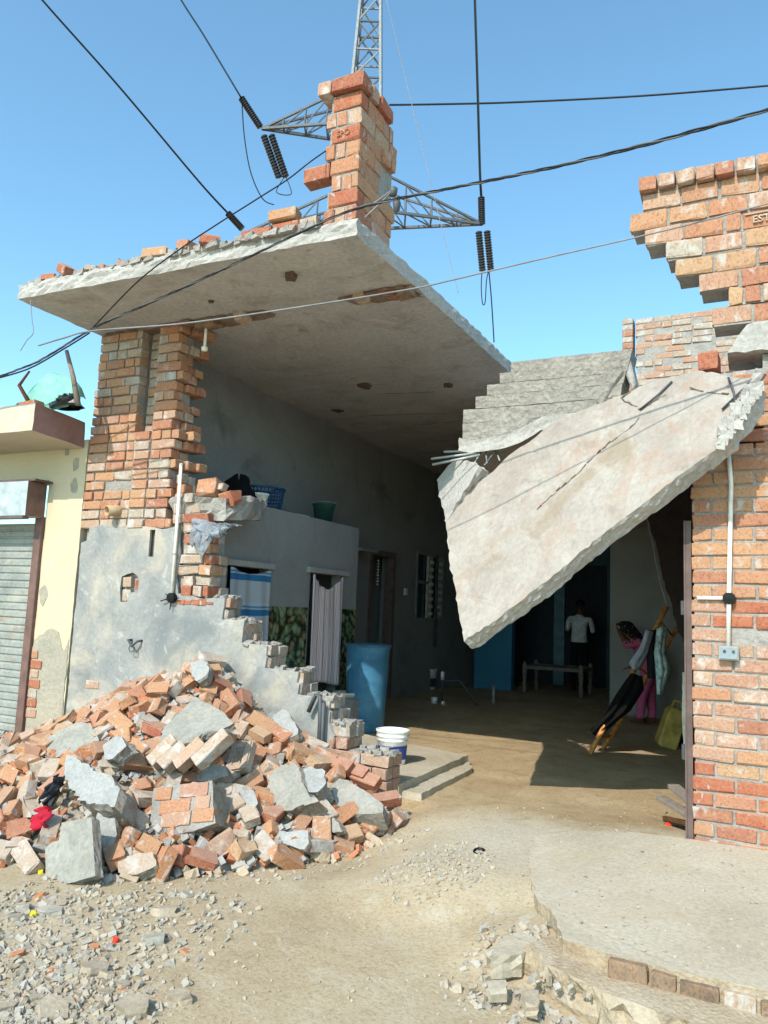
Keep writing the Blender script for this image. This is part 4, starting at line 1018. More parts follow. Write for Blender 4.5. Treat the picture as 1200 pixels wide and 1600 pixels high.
def paint_bucket(name, c, s, label, lab_mat):
    t = thing(name, c, label, 'bucket')
    mb = MB(); mb.lathe([(r*s, z*s) for r, z in ((0, 0), (.118, 0), (.122, .01), (.136, .20), (.143, .205), (.138, .21), (.142, .235), (.149, .24), (.144, .245), (.147, .275), (.153, .28), (.153, .295), (.140, .295), (.134, .2), (.114, .02), (0, .015))], V(c), 36); mb.build('body', WHITEP, t, True)
    mb = MB(); seg = 20; vs_ = []
    for zz in (.045, .165):
        for k in range(seg+1):
            a = math.radians(-160+200*k/seg); r = (.1225+(.136-.122)*(zz/.2))*s+.0012
            vs_.append((c[0]+r*math.cos(a), c[1]+r*math.sin(a), c[2]+zz*s))
    mb.add(vs_, [(k, k+1, seg+2+k, seg+1+k) for k in range(seg)]); lo = mb.build('label', lab_mat, t, True)
    # pale printed blocks and lines on the label
    mb = MB()
    for a0, a1, z0, z1 in ((-100, -84, .115, .142), (-78, -74, .118, .135), (-112, -60, .094, .098), (-105, -70, .082, .088), (-118, -104, .068, .078), (-90, -62, .072, .082), (-112, -58, .056, .06), (-135, -122, .11, .13), (-130, -118, .07, .09)):
        k = 5; vs_ = []
        for zz in (z0, z1):
            for i in range(k+1):
                a = math.radians(a0+(a1-a0)*i/k); r = (.1225+.014*(zz/.2))*s+.0030
                vs_.append((c[0]+r*math.cos(a), c[1]+r*math.sin(a), c[2]+zz*s))
        mb.add(vs_, [(i, i+1, k+2+i, k+1+i) for i in range(k)])
    mb.build('label_print', PALELABEL, lo)
    mb = MB(); mb.tube([V(c)+V((.152*s*math.cos(a), .152*s*math.sin(a), .255*s-.10*s*max(0, math.sin(-a))*1.0)) for a in [math.radians(-200+220*i/14) for i in range(15)]], .0028, 6); mb.build('handle', STEEL, t, True)
    return t
c = onz(612, 1192, .022); paint_bucket('paint_bucket', (c.x, c.y, .022), .94, 'white paint bucket with blue label standing open on the cement step', BLUELABEL)
c = onz(666, 1077, FLOOR); paint_bucket('paint_bucket', (c.x, c.y, FLOOR), 1.25, 'white lidded bucket in the shade below the louvred window', simple('dull_blue_label', (.22, .30, .38), .5))
# hand tool and tap pieces on the yard floor
t = thing('tap_assembly', onz(690, 1098, FLOOR), 'dark tap and pipe fitting lying on the yard floor', 'tap')
P0 = onz(690, 1098, FLOOR+.02)
mb = MB(); mb.tube([P0, P0+V((.0, 0, .33)), P0+V((.25, .1, .34)), P0+V((.6, -.05, .02))], .018, 8); mb.build('pipe', DARKSTEEL, t, True)
mb = MB(); mb.lathe([(0, 0), (.05, 0), (.055, .09), (0, .1)], P0+V((-.08, -.1, -.01)), 12); mb.build('cup', WHITEP, t, True)
mb = MB(); mb.lathe([(0, 0), (.03, 0), (.03, .12), (0, .13)], P0+V((0, 0, .34)), 10); mb.build('valve', WHITEP, t, True)
mb = MB(); mb.lathe([(0, 0), (.035, .01), (.03, .06), (0, .07)], P0+V((.12, -.25, -.01)), 10); mb.build('knob', WHITEP, t, True)
q = onz(771, 1098, FLOOR); mb = MB(); mb.tube([V((q.x, q.y, FLOOR-.05)), V((q.x, q.y, FLOOR+.27))], .03, 10); tag(mb.build('stub_pipe', STEEL, None, True), 'short grey pipe standing up from the yard floor', 'pipe')
# loft things
zl = BT
def at_loft(px, py, x): p = onx(px, py, x); return V((p.x, p.y, zl))
q = at_loft(410, 780, -4.95)
MESH_BLUE = simple('blue_basket_plastic', (.16, .32, .46), .5)
t = thing('laundry_basket', q, 'blue plastic mesh basket on the bathroom loft', 'basket')
mb = MB(); mb.lathe([(0, .0), (.19, 0), (.2, .015)], q, 28); mb.build('base', MESH_BLUE, t, True)
mb = MB()
for i in range(36):
    a = i/36*6.283; mb.bar(q+V((.2*math.cos(a), .2*math.sin(a), .01)), q+V((.235*math.cos(a), .235*math.sin(a), .25)), .010)
for z in (.05, .09, .13, .17, .21):
    r = .2+.035*z/.25; mb.tube([q+V((r*math.cos(i/28*6.283), r*math.sin(i/28*6.283), z)) for i in range(29)], .008, 5, False)
mb.build('mesh_side', MESH_BLUE, t)
mb = MB(); mb.tube([q+V((.24*math.cos(i/28*6.283), .24*math.sin(i/28*6.283), .26)) for i in range(29)], .014, 7, False); mb.build('rim', MESH_BLUE, t, True)
for sx in (-1, 1):
    mb = MB(); mb.tube([q+V((sx*.05, .25, .26)), q+V((sx*.05, .29, .30)), q+V((0, .31, .31))], .011, 7); mb.build('handle', BLACK, t, True)
q = at_loft(404, 788, -4.70); mb = MB(); mb.lathe([(0, 0), (.075, 0), (.095, .12), (.105, .125), (.105, .14), (.09, .135), (.07, .02), (0, .015)], q, 24)
tag(mb.build('plastic_tub', WHITEP, None, True), 'small white plastic tub in front of the blue basket', 'tub')
q = at_loft(455, 798, -4.86); mb = MB(); mb.lathe([(0, .05), (.1, .045), (.22, .02), (.24, 0), (.22, .005), (0, .03)], q, 28)
tag(mb.build('upturned_basin', CERAMIC, None, True), 'shallow cream basin lying upside down on the loft', 'basin')
q = at_loft(505, 812, -4.78); t = thing('plastic_bucket', q, 'dark green bucket with wire handle on the loft', 'bucket')
mb = MB(); mb.lathe([(0, 0), (.10, 0), (.135, .22), (.148, .225), (.148, .24), (.13, .235), (.095, .02), (0, .015)], q, 28); mb.build('body', simple('dark_green_plastic', (.18, .32, .30), .45), t, True)
mb = MB(); mb.tube([q+V((.145*math.cos(a), .05*math.cos(a), .24+.03*math.sin(a))) for a in [i*.224 for i in range(15)]], .004, 6); mb.build('handle', STEEL, t, True)
q = at_loft(372, 768, -4.85); mb = MB(); n = 16; vs_ = []
for j in range(8):
    for i in range(n):
        a = i/n*6.283; r = .19*math.cos(j/7*1.5)*(1+.25*math.sin(3*a+j)); vs_.append((q.x+r*math.cos(a), q.y+r*.8*math.sin(a), zl-.005+.30*math.sin(j/7*1.57)*(1+.12*math.sin(2*a))))
mb.add(vs_, [(j*n+i, j*n+(i+1) % n, (j+1)*n+(i+1) % n, (j+1)*n+i) for j in range(7) for i in range(n)])
tag(mb.build('cloth_bundle', simple('black_cloth', (.05, .05, .07), .9), None, True), 'black cloth bundle heaped beside the blue basket', 'bundle')
q = onx(383, 786, -4.45); mb = MB(); n = 10; vs_ = []
for j in range(6):
    for i in range(n):
        a = i/n*6.283; r = .085*math.cos(j/5*1.5)*R.uniform(.8, 1.25); vs_.append((q.x+r*math.cos(a), q.y+1.6*r*math.sin(a), 2.20+.09*math.sin(j/5*1.57)*R.uniform(.8, 1.2)))
mb.add(vs_, [(j*n+i, j*n+(i+1) % n, (j+1)*n+(i+1) % n, (j+1)*n+i) for j in range(5) for i in range(n)])
tag(mb.build('plastic_bag', POLY, None, True), 'crumpled clear plastic bag on the broken loft rim', 'bag')

# ---------------------------------------------------------------- ladder with washing, jerrycan, planks, cot
lb = onz(922, 1178, FLOOR); lt = ony(1042, 948, lb.y+.75); rb = onz(942, 1170, FLOOR); rt = ony(1062, 975, rb.y+.72)
ld = thing('bamboo_ladder', lb, 'bamboo ladder leaning in the gateway with washing hung over it', 'ladder')
for a, b in ((lb, lt), (rb, rt)):
    mb = MB(); k = 9; mb.tube([a.lerp(b, i/k) for i in range(k+1)], [.024+.004*(i % 2) for i in range(k+1)], 9); mb.build('rail', BAMBOO, ld, True)
for i in range(6):
    f = .1+.16*i; mb = MB(); mb.tube([lb.lerp(lt, f), rb.lerp(rt, f)], .014, 7); mb.build('rung', BAMBOO, ld, True)
mb = MB(); q = lt; mb.tube([q+V((-.05+.03*math.cos(i*.6), 0, .02+.03*math.sin(i*.6))) for i in range(12)], .004, 6); mb.bar(q+V((-.03, 0, .01)), q, .008); mb.build('eye_hook', STEEL, ld)
mb = MB(); top = ony(1010, 800, lt.y+.1); k = 14; mb.tube([lt.lerp(top, i/k)+V((jit(.006), 0, -.08*math.sin(math.pi*i/k))) for i in range(k+1)], .006, 5); o = mb.build('hanging_chain', STEEL); tag(o, 'thin light chain hanging down to the ladder top', 'chain')
def cloth(name, px, y, mat, label, cat='clothing', folds=3, thick=.02):
    """cloth hung in folds, outline given as left and right rims from top to bottom"""
    Lp, Rp = px; m_ = 16; n = 18; vs_ = []
    def along(P, w):
        f = w*(len(P)-1); i = min(int(f), len(P)-2); a, b = P[i], P[i+1]; return (a[0]+(b[0]-a[0])*(f-i), a[1]+(b[1]-a[1])*(f-i))
    for j in range(m_):
        w = j/(m_-1); l = along(Lp, w); r = along(Rp, w)
        for i in range(n):
            u = i/(n-1); p = ony(l[0]+(r[0]-l[0])*u, l[1]+(r[1]-l[1])*u, y)
            p.y += .05*math.sin(u*folds*6.283+w*1.7)*(.4+.6*w)-.10*math.sin(u*3.14); vs_.append(p)
    mb = MB(); mb.add(vs_, [(j*n+i, j*n+i+1, (j+1)*n+i+1, (j+1)*n+i) for j in range(m_-1) for i in range(n-1)])
    o = mb.build(name, mat, None, True); so = o.modifiers.new('s', 'SOLIDIFY'); so.thickness = thick
    return tag(o, label, cat)
yl = lb.y
cloth('black_garment', ([(985, 1052), (962, 1085), (945, 1115), (925, 1142)], [(1004, 1056), (1006, 1078), (985, 1110), (938, 1150)]), yl+.2, simple('black_garment', (.035, .035, .04), .9), 'black garment draped low over the ladder rails', folds=2, thick=.05)
cloth('hung_shirt', ([(1028, 982), (1024, 1020), (1026, 1050), (1030, 1082)], [(1040, 980), (1036, 1020), (1045, 1045), (1032, 1084)]), yl+.45, simple('pale_blue_cotton', (.66, .76, .80), .85, var=.3, scale=14), 'pale blue shirt hung on the right ladder rail')
cloth('hung_cloth', ([(1012, 985), (1002, 1012), (985, 1036), (992, 1044)], [(1018, 986), (1010, 1018), (1002, 1036), (996, 1045)]), yl+.35, simple('light_grey_cotton', (.62, .66, .72), .85), 'light grey cloth hanging off the left ladder rail')
cloth('dark_scarf', ([(1014, 985), (1012, 1010), (1013, 1035), (1015, 1058)], [(1026, 984), (1024, 1010), (1026, 1035), (1024, 1060)]), yl+.48, simple('dark_slate_cotton', (.14, .15, .18), .9), 'dark scarf between the two pale garments on the ladder')
# jerrycan
jc = onz(1036, 1168, FLOOR); jt = thing('jerrycan', jc, 'yellow plastic jerrycan tipped beside the gate post', 'jerrycan')
JM = Matrix.Translation(jc+V((.02, 0, .01))) @ Matrix.Rotation(math.radians(-16), 4, 'Y').inverted() @ Matrix.Rotation(math.radians(25), 4, 'Z')
mb = MB(); prf = [(-.09, 0), (.09, 0), (.11, .03), (.11, .36), (.07, .44), (-.05, .46), (-.10, .40), (-.11, .05)]
mb.prism([JM @ V((x, -.085, z)) for x, z in prf], JM.to_3x3() @ V((0, .17, 0))); mb.build('body', YELLOWP, jt, bevel=.02)
mb = MB(); mb.tube([JM @ V(p) for p in ((-.05, 0, .45), (-.045, 0, .52), (.03, 0, .52), (.06, 0, .44))], .016, 8); mb.build('handle', YELLOWP, jt, True)
mb = MB(); mb.tube([JM @ V((.075, 0, .42)), JM @ V((.11, 0, .47))], .028, 10); mb.build('cap', BLACK, jt, True)
bk = onz(1052, 1165, FLOOR); mb = MB(); mb.box(bk.x-.0, bk.x+.28, bk.y+.02, bk.y+.25, FLOOR, FLOOR+.32, .03); tag(mb.build('sack', simple('black_sack', (.06, .06, .06), .8), bevel=.05), 'dark sack behind the yellow jerrycan', 'sack')
wp = ony(1070, 1100, 7.2); mb = MB(); mb.rough([ony(1066, 1050, 7.2), ony(1076, 1050, 7.2), ony(1076, 1190, 7.2), ony(1067, 1170, 7.2)], (0, .03, 0), .06, .006, 1, 44); tag(mb.build('white_board', PVC), 'narrow white board standing behind the gate post', 'board')
# planks against the post
for (x0, y0, x1, y1, w, lab) in ((1032, 1246, 1092, 1282, .075, 'grey plank lying lowest against the gate post'), (1052, 1228, 1092, 1262, .08, 'short grey plank resting above the other by the gate post'), (1038, 1278, 1090, 1290, .03, 'thin dark stick on the ground by the gate post')):
    a = ony(x0, y0, 5.75); b = ony(x1, y1, 5.42); a.z = max(a.z, FLOOR+.03); b.z = max(b.z, FLOOR+.03)
    mb = MB(); mb.bar(a, b, w, .028); o = mb.build('plank', WOODGREY if w > .05 else WOOD, None, bevel=.003); tag(o, lab, 'plank')
# charpoy cot and stool in the veranda
q = ony(868, 1060, 14.3); q.z = FLOOR; cot = thing('cot', q, 'low wooden cot standing in the dark veranda', 'cot')
qx0, qx1, qy0, qy1 = q.x-.52, q.x+.50, q.y-.2, q.y+.6
for x in (qx0, qx1):
    for y in (qy0, qy1): mb = MB(); mb.lathe([(.03, 0), (.045, .1), (.03, .2), (.045, .35), (.045, .5), (.02, .56)], V((x, y, FLOOR)), 10); mb.build('leg', WOODGREY, cot, True)
for a, b in (((qx0, qy0), (qx1, qy0)), ((qx0, qy1), (qx1, qy1)), ((qx0, qy0), (qx0, qy1)), ((qx1, qy0), (qx1, qy1))): mb = MB(); mb.bar((*a, .38), (*b, .38), .06); mb.build('rail', WOODGREY, cot)
mb = MB(); mb.box(qx0+.04, qx1-.04, qy0+.04, qy1-.04, .375, .40); mb.build('webbing', simple('webbing', (.48, .47, .44), .9), cot)

# ---------------------------------------------------------------- people
def grow(name, J, Ed, root, paint, mats, parent, hems=()):
    """one continuous skinned body from joints {key: (pos, radius)}"""
    keys = list(J); idx = {k: i for i, k in enumerate(keys)}
    me = bpy.data.meshes.new(name); me.from_pydata([tuple(J[k][0]) for k in keys], [(idx[a], idx[b]) for a, b in Ed], [])
    o = bpy.data.objects.new(name, me); COL.objects.link(o)
    md = o.modifiers.new('skin', 'SKIN'); md.use_smooth_shade = True; md.branch_smoothing = .6
    for i, k in enumerate(keys):
        r = J[k][1]; me.skin_vertices[0].data[i].radius = r if isinstance(r, tuple) else (r, r)
        me.skin_vertices[0].data[i].use_root = (k == root)
    sb = o.modifiers.new('sub', 'SUBSURF'); sb.levels = 2; sb.render_levels = 2
    dg = bpy.context.evaluated_depsgraph_get(); m2 = bpy.data.meshes.new_from_object(o.evaluated_get(dg))
    bpy.data.objects.remove(o)
    bm = bmesh.new(); bm.from_mesh(m2)
    for hz in hems: bmesh.ops.bisect_plane(bm, geom=list(bm.verts)+list(bm.edges)+list(bm.faces), plane_co=(0, 0, hz), plane_no=(0, 0, 1))
    bm.to_mesh(m2); bm.free()
    m2.materials.clear()
    for m in mats: m2.materials.append(m)
    for p in m2.polygons: p.material_index = paint(p.center); p.use_smooth = True
    return link_mesh(name, m2, parent)
def hand(J, Ed, side, wrist, d, up):
    d = V(d).normalized(); up = V(up).normalized(); lat = d.cross(up)
    J['palm'+side] = (wrist+d*.06, (.030, .020)); Ed.append(('wrist'+side, 'palm'+side))
    for i, (o, L) in enumerate(((-.024, .062), (-.008, .075), (.009, .07), (.025, .055))):
        a = 'f%d%s' % (i, side); J[a] = (wrist+d*.10+lat*o, .0085); J[a+'k'] = (wrist+d*(.10+L*.55)+lat*o-up*.008, .008); J[a+'t'] = (wrist+d*(.10+L)+lat*o-up*.026, .007)
        Ed += [('palm'+side, a), (a, a+'k'), (a+'k', a+'t')]
    J['th'+side] = (wrist+d*.05-lat*.042, .010); J['tht'+side] = (wrist+d*.095-lat*.056-up*.012, .008); Ed += [('palm'+side, 'th'+side), ('th'+side, 'tht'+side)]
SKIN_T = simple('brown_skin', (.42, .28, .21), .6)
def print_cloth(name, a, b, scale):
    m, t, bs = newmat(name); v = coords(t); vo = N(t, 'ShaderNodeTexVoronoi', Scale=scale); t.links.new(v, vo.inputs['Vector'])
    t.links.new(ramp(t, [(.18, b), (.3, a)], vo.outputs['Distance']), bs.inputs['Base Color']); bs.inputs['Roughness'].default_value = .9; return m
PINK = print_cloth('pink_print_cotton', (.74, .36, .50), (.48, .22, .34), 16)
PINKP = print_cloth('pink_trousers', (.76, .38, .54), (.60, .28, .42), 24)
SCARF = print_cloth('black_dotted_scarf', (.07, .07, .08), (.45, .44, .44), 32)
w0 = onz(1003, 1131, FLOOR)
def WP(x, y, z): return w0+V((x, y, z))
J = {'hip': (WP(.12, 0, .76), (.15, .16)), 'belly': (WP(.07, 0, .91), (.145, .15)), 'chest': (WP(-.04, 0, 1.05), (.14, .15)), 'neck': (WP(-.14, 0, 1.16), .05), 'head': (WP(-.215, 0, 1.215), (.075, .08)), 'crown': (WP(-.215, 0, 1.285), (.078, .08)), 'nose': (WP(-.305, 0, 1.205), .014), 'chin': (WP(-.255, 0, 1.15), .035)}
Ed = [('hip', 'belly'), ('belly', 'chest'), ('chest', 'neck'), ('neck', 'head'), ('head', 'crown'), ('head', 'nose'), ('head', 'chin')]
for s, sy, fx in (('L', -.09, -.06), ('R', .09, .08)):
    J.update({'hipj'+s: (WP(.10, sy, .66), (.11, .10)), 'knee'+s: (WP(.04+fx*.6, sy, .40), (.085, .085)), 'ank'+s: (WP(.06+fx, sy, .08), (.06, .055)), 'toe'+s: (WP(-.08+fx, sy, .028), (.035, .026)), 'heel'+s: (WP(.09+fx, sy, .03), .03)})
    Ed += [('hip', 'hipj'+s), ('hipj'+s, 'knee'+s), ('knee'+s, 'ank'+s), ('ank'+s, 'heel'+s), ('ank'+s, 'toe'+s)]
    J['sho'+s] = (WP(-.01, sy*1.75, 1.10), .055); Ed.append(('chest', 'sho'+s))
    if s == 'L': J['elb'+s] = (WP(-.17, sy*1.9, 1.02), .042); wr = WP(-.27, sy*1.3, 1.20); dd = (-.5, .2, .9)
    else: J['elb'+s] = (WP(.03, sy*2.1, .84), .042); wr = WP(-.12, sy*1.6, .76); dd = (-.9, -.2, -.3)
    J['wrist'+s] = (wr, .027); Ed += [('sho'+s, 'elb'+s), ('elb'+s, 'wrist'+s)]; hand(J, Ed, s, wr, dd, (0, 0, 1) if s == 'R' else (-.9, 0, .2))
wt = thing('person', w0, 'person in pink printed clothes with black dotted headscarf stooping behind the ladder', 'person')
grow('body', J, Ed, 'hip', lambda c: (0 if c.z < w0.z+.09 or (c-J['wristL'][0]).length < .14 or (c-J['wristR'][0]).length < .15 or (c-J['head'][0]).length < .15 else (2 if c.z < w0.z+.60 else 1)), [SKIN_T, PINK, PINKP], wt, (w0.z+.09, w0.z+.60))
mb = MB(); n = 18; vs_ = []                                    # headscarf: dome over the crown trailing down the back
hc = J['crown'][0]
for j in range(11):
    th = j/10
    for i in range(n):
        a = i/n*6.283; r = .115*math.sin(min(1, .12+th*1.15)*1.57)
        x = r*math.cos(a); y = r*1.0*math.sin(a); z = .085*math.cos(th*2.0)
        if th > .55 and math.cos(a) > -.2: x += .16*(th-.55)*2.2; z -= .30*(th-.55)
        if math.cos(a) < -.55 and th > .6: z = .085*math.cos(1.2)+.02
        vs_.append(hc+V((x, y, z)))
mb.add(vs_, [(j*n+i, j*n+(i+1) % n, (j+1)*n+(i+1) % n, (j+1)*n+i) for j in range(10) for i in range(n)]+[tuple(reversed(range(n)))])
o = mb.build('headscarf', SCARF, wt, True); so = o.modifiers.new('s', 'SOLIDIFY'); so.thickness = .012
mb = MB(); mb.lathe([(0, .0), (.011, .004), (0, .008)], J['head'][0]+V((-.078, -.03, .03)), 8); mb.lathe([(0, .0), (.011, .004), (0, .008)], J['head'][0]+V((-.078, .03, .03)), 8); mb.build('eyes', BLACK, wt)

m0 = V((ony(905, 990, 15.1).x, 15.1, FLOOR))
def MP(x, y, z): return m0+V((x, y, z))
J2 = {'hip': (MP(0, 0, .92), (.15, .11)), 'belly': (MP(0, .01, 1.08), (.15, .11)), 'chest': (MP(0, .03, 1.30), (.17, .12)), 'neck': (MP(0, .05, 1.47), .05), 'head': (MP(0, .09, 1.57), (.072, .09)), 'crown': (MP(0, .09, 1.65), (.075, .085)), 'nose': (MP(0, .19, 1.56), .012)}
Ed2 = [('hip', 'belly'), ('belly', 'chest'), ('chest', 'neck'), ('neck', 'head'), ('head', 'crown'), ('head', 'nose')]
for s, sx in (('L', -1), ('R', 1)):
    J2.update({'hipj'+s: (MP(sx*.09, 0, .84), .095), 'knee'+s: (MP(sx*.1, .02, .47), .07), 'ank'+s: (MP(sx*.1, 0, .09), .05), 'toe'+s: (MP(sx*.12, .14, .03), (.04, .028)), 'heel'+s: (MP(sx*.1, -.03, .03), .032), 'sho'+s: (MP(sx*.20, .03, 1.38), .06), 'elb'+s: (MP(sx*.245, .06, 1.13), .045)})
    wr = MP(sx*.16, .26, 1.36 if s == 'L' else 1.22); J2['wrist'+s] = (wr, .03)
    Ed2 += [('hip', 'hipj'+s), ('hipj'+s, 'knee'+s), ('knee'+s, 'ank'+s), ('ank'+s, 'toe'+s), ('ank'+s, 'heel'+s), ('chest', 'sho'+s), ('sho'+s, 'elb'+s), ('elb'+s, 'wrist'+s)]
    hand(J2, Ed2, s, wr, (-sx*.3, .5, .5), (0, .3, 1))
mt_ = thing('person', m0, 'person in a white shirt and dark trousers seen from behind in the veranda', 'person')
grow('body', J2, Ed2, 'hip', lambda c: (2 if c.z < m0.z+.93 else (1 if c.z < m0.z+1.45 and (c-J2['wristL'][0]).length > .16 and (c-J2['wristR'][0]).length > .16 else 0)), [SKIN_T, simple('white_shirt', (.80, .82, .84), .85), simple('dark_trousers', (.10, .10, .12), .9)], mt_, (m0.z+.93, m0.z+1.45))
mb = MB(); n = 16; vs_ = []
for j in range(8):
    for i in range(n):
        a = i/n*6.283; th = j/7*1.75; r = .095*math.sin(th)
        vs_.append(J2['crown'][0]+V((r*.9*math.cos(a), r*math.sin(a)-.012, .098*math.cos(th))))
mb.add(vs_, [(j*n+i, j*n+(i+1) % n, (j+1)*n+(i+1) % n, (j+1)*n+i) for j in range(7) for i in range(n)]); mb.build('hair', BLACK, mt_, True)

# ---------------------------------------------------------------- pylon behind the house
AX = ony(578, 40, 30.0); AX.z = 0
dcr = V((_rh.x, _rh.y, 0)).normalized(); nd = dcr.cross(V((0, 0, 1)))
def onpl(x, y): return onp(x, y, AX, nd)
TIPL, TIPR = onpl(409, 201), onpl(754, 350)
zt = (TIPL.z+TIPR.z)/2
PYS = simple('pylon_steel', (.50, .52, .53), .55, .2); PYD = simple('pylon_steel_dark', (.34, .36, .38), .6, .2)
py = thing('pylon', (AX.x, AX.y, -.25), 'steel lattice transmission pylon rising behind the roof pillar', 'pylon')
def corner(z, i):
    hw = 1.65 - (z-4)*.028 if z < zt+1.0 else 1.65-(zt+1-4)*.028-(z-zt-1)*.06
    hw = max(hw, .6)
    a = (1, 1, -1, -1)[i]; b = (1, -1, -1, 1)[i]
    return V((AX.x, AX.y, z))+dcr*a*hw*.72+nd*b*hw*.72
levels = [-.25, 4, 8, 11.5, 14.5, 17] 
z = 17
while z < zt+12: z += 1.9 if z < zt+1.4 else 1.5; levels.append(z)
for i in range(4):
    mb = MB()
    for a, b in zip(levels, levels[1:]): mb.bar(corner(a, i), corner(b, i), .13)
    mb.build('leg', PYS, py)
for li, (a, b) in enumerate(zip(levels, levels[1:])):
    mb = MB()
    for i in range(4):
        j = (i+1) % 4
        mb.bar(corner(b, i), corner(b, j), .075); mb.bar(corner(a, i), corner(b, j), .07)
        if li % 2 and i % 2: mb.bar(corner(a, j), corner(b, i), .06)
    mb.build('bracing', PYD if li % 2 else PYS, py)
def arm(tip, sgn):
    mb = MB(); base = [corner(tip.z, i) for i in ((0, 1) if sgn > 0 else (3, 2))]; topz = tip.z+1.9
    tops = [corner(topz, i) for i in ((0, 1) if sgn > 0 else (3, 2))]
    for p in base: mb.bar(p, tip, .12)
    for p in tops: mb.bar(p, tip, .10)
    k = 4
    for i in range(1, k):
        f = i/k
        mb.bar(base[0].lerp(tip, f), base[1].lerp(tip, f), .06)
        for q in (0, 1): mb.bar(base[q].lerp(tip, f), tops[q].lerp(tip, f), .06); mb.bar(base[q].lerp(tip, f), tops[q].lerp(tip, (i-1)/k), .055)
        mb.bar(base[0].lerp(tip, (i-1)/k), base[1].lerp(tip, f), .05)
    mb.build('cross_arm', PYD, py)
arm(TIPL, -1); arm(TIPR, 1)
TIPL2 = onpl(384, 364); arm(TIPL2, -1)
def facing(x, y, tip): return onp(x, y, tip, FW)
def insulator(p0, p1, tip, label, w=5.6):
    a = facing(*p0, tip); b = facing(*p1, tip); d = b-a; L = d.length; s = (tip-CAM).dot(FW)/FPX
    M = d.normalized().to_track_quat('Z', 'Y').to_matrix(); prof_ = []; k = 15
    for i in range(k): prof_ += [(.68*w*s, L*i/k), (w*s, L*(i+.3)/k), (w*s*.98, L*(i+.7)/k), (.68*w*s, L*(i+.88)/k)]
    mb = MB(); mb.lathe([(.01, 0)]+prof_+[(.01, L)], a, 12, M); o = mb.build('insulator_string', PORC, None, False)
    tag(o, label, 'insulator', 'porcelain insulator strings on the pylon')
insulator((377, 153), (407, 199), TIPL, 'slanting dark insulator string leading off the left cross arm tip')
insulator((412, 212), (436, 278), TIPL, 'outer one of two insulator strings hanging below the left cross arm')
insulator((424, 211), (447, 277), TIPL, 'inner one of two insulator strings hanging below the left cross arm')
insulator((752, 308), (753, 351), TIPR, 'single upright insulator string above the right cross arm tip')
insulator((748, 362), (754, 424), TIPR, 'left one of the paired insulator strings under the right cross arm')
insulator((761, 361), (767, 423), TIPR, 'right one of the paired insulator strings under the right cross arm')
insulator((356, 333), (379, 358), TIPL2, 'short insulator string just above the roof slab rim')

# ---------------------------------------------------------------- wires
def wire(name, P, rpx, mat, label, twist=0):
    pts = [V(p) for p in P]; sm_ = []
    for i in range(len(pts)-1):
        p0 = pts[max(i-1, 0)]; p1 = pts[i]; p2 = pts[i+1]; p3 = pts[min(i+2, len(pts)-1)]
        k = 10
        for t_ in range(k):
            t = t_/k
            sm_.append(.5*((2*p1)+(p2-p0)*t+(2*p0-5*p1+4*p2-p3)*t*t+(3*p1-p0-3*p2+p3)*t**3))
    sm_.append(pts[-1])
    mb = MB()
    def rad(p): return rpx*max(1, (p-CAM).dot(FW))/FPX
    if twist:
        for s in range(twist):
            q = []
            for i in range(len(sm_)-1):
                for h in range(3):
                    p = sm_[i].lerp(sm_[i+1], h/3); a = (i*3+h)*.55+s*6.283/twist; r = rad(p)
                    q.append(p+(IR*math.cos(a)*.4+IU*math.sin(a))*r*.62)
            mb.tube(q, [rad(p)*.62 for p in q], 6)
    else: mb.tube(sm_, [rad(p) for p in sm_], 6)
    return tag(mb.build(name, mat, None, True), label, 'cable')
def far(pts, tip, near=None):
    """sight points at the tip's distance, the last ones drawn nearer as the span comes overhead"""
    return [onp(x, y, CAM+FW*d, FW) for x, y, d in pts]
dl = (TIPL-CAM).dot(FW); dr_ = (TIPR-CAM).dot(FW); d2 = (TIPL2-CAM).dot(FW)
wire('overhead_line', far([(377, 153, dl), (362, 128, dl*.93), (320, 58, dl*.75), (283, 0, dl*.62), (200, -140, dl*.42)], None), 1.5, CABLE, 'overhead conductor climbing from the slanting left insulator')
wire('overhead_line', far([(356, 333, d2), (312, 285, d2*.93), (190, 140, d2*.75), (66, 0, d2*.62), (-60, -150, d2*.5)], None), 1.6, CABLE, 'overhead conductor crossing the sky to the roof rim insulator')
wire('overhead_line', far([(752, 308, dr_), (750, 270, dr_*.95), (746, 130, dr_*.75), (742, 0, dr_*.6), (737, -160, dr_*.45)], None), 2.0, CABLE, 'overhead conductor dropping straight down to the right cross arm')
wire('overhead_line', far([(609, 164, dl), (680, 163, dl*.95), (800, 160, dl*.88), (1000, 150, dl*.8), (1200, 134, dl*.75), (1320, 122, dl*.7)], None), 1.5, CABLE, 'overhead wire running from the pylon to the right across the sky')
wire('jumper_wire', far([(378, 160, dl), (382, 215, dl), (392, 270, dl), (410, 310, dl), (428, 320, dl)], None), .9, CABLE, 'slack jumper loop below the slanting left insulator')
wire('jumper_wire', far([(436, 278, dl), (444, 276, dl), (432, 300, dl), (455, 303, dl), (447, 277, dl)], None), .7, CABLE, 'short tail wires under the left insulator pair')
wire('jumper_wire', far([(753, 425, dr_), (752, 450, dr_), (754, 474, dr_), (758, 472, dr_), (760, 440, dr_), (763, 424, dr_)], None), .8, CABLE, 'hairpin wire loop under the right insulator pair')
wire('jumper_wire', far([(764, 424, dr_), (768, 470, dr_), (772, 535, dr_)], None), 1.0, CABLE, 'thin wire trailing down from the right insulator pair')
wire('guy_wire', far([(604, 0, 26), (650, 190, 25), (690, 355, 24), (716, 458, 23)], None), .55, CABLE_GREY, 'very thin pale wire slanting down right of the roof pillar')
Y = 4.22
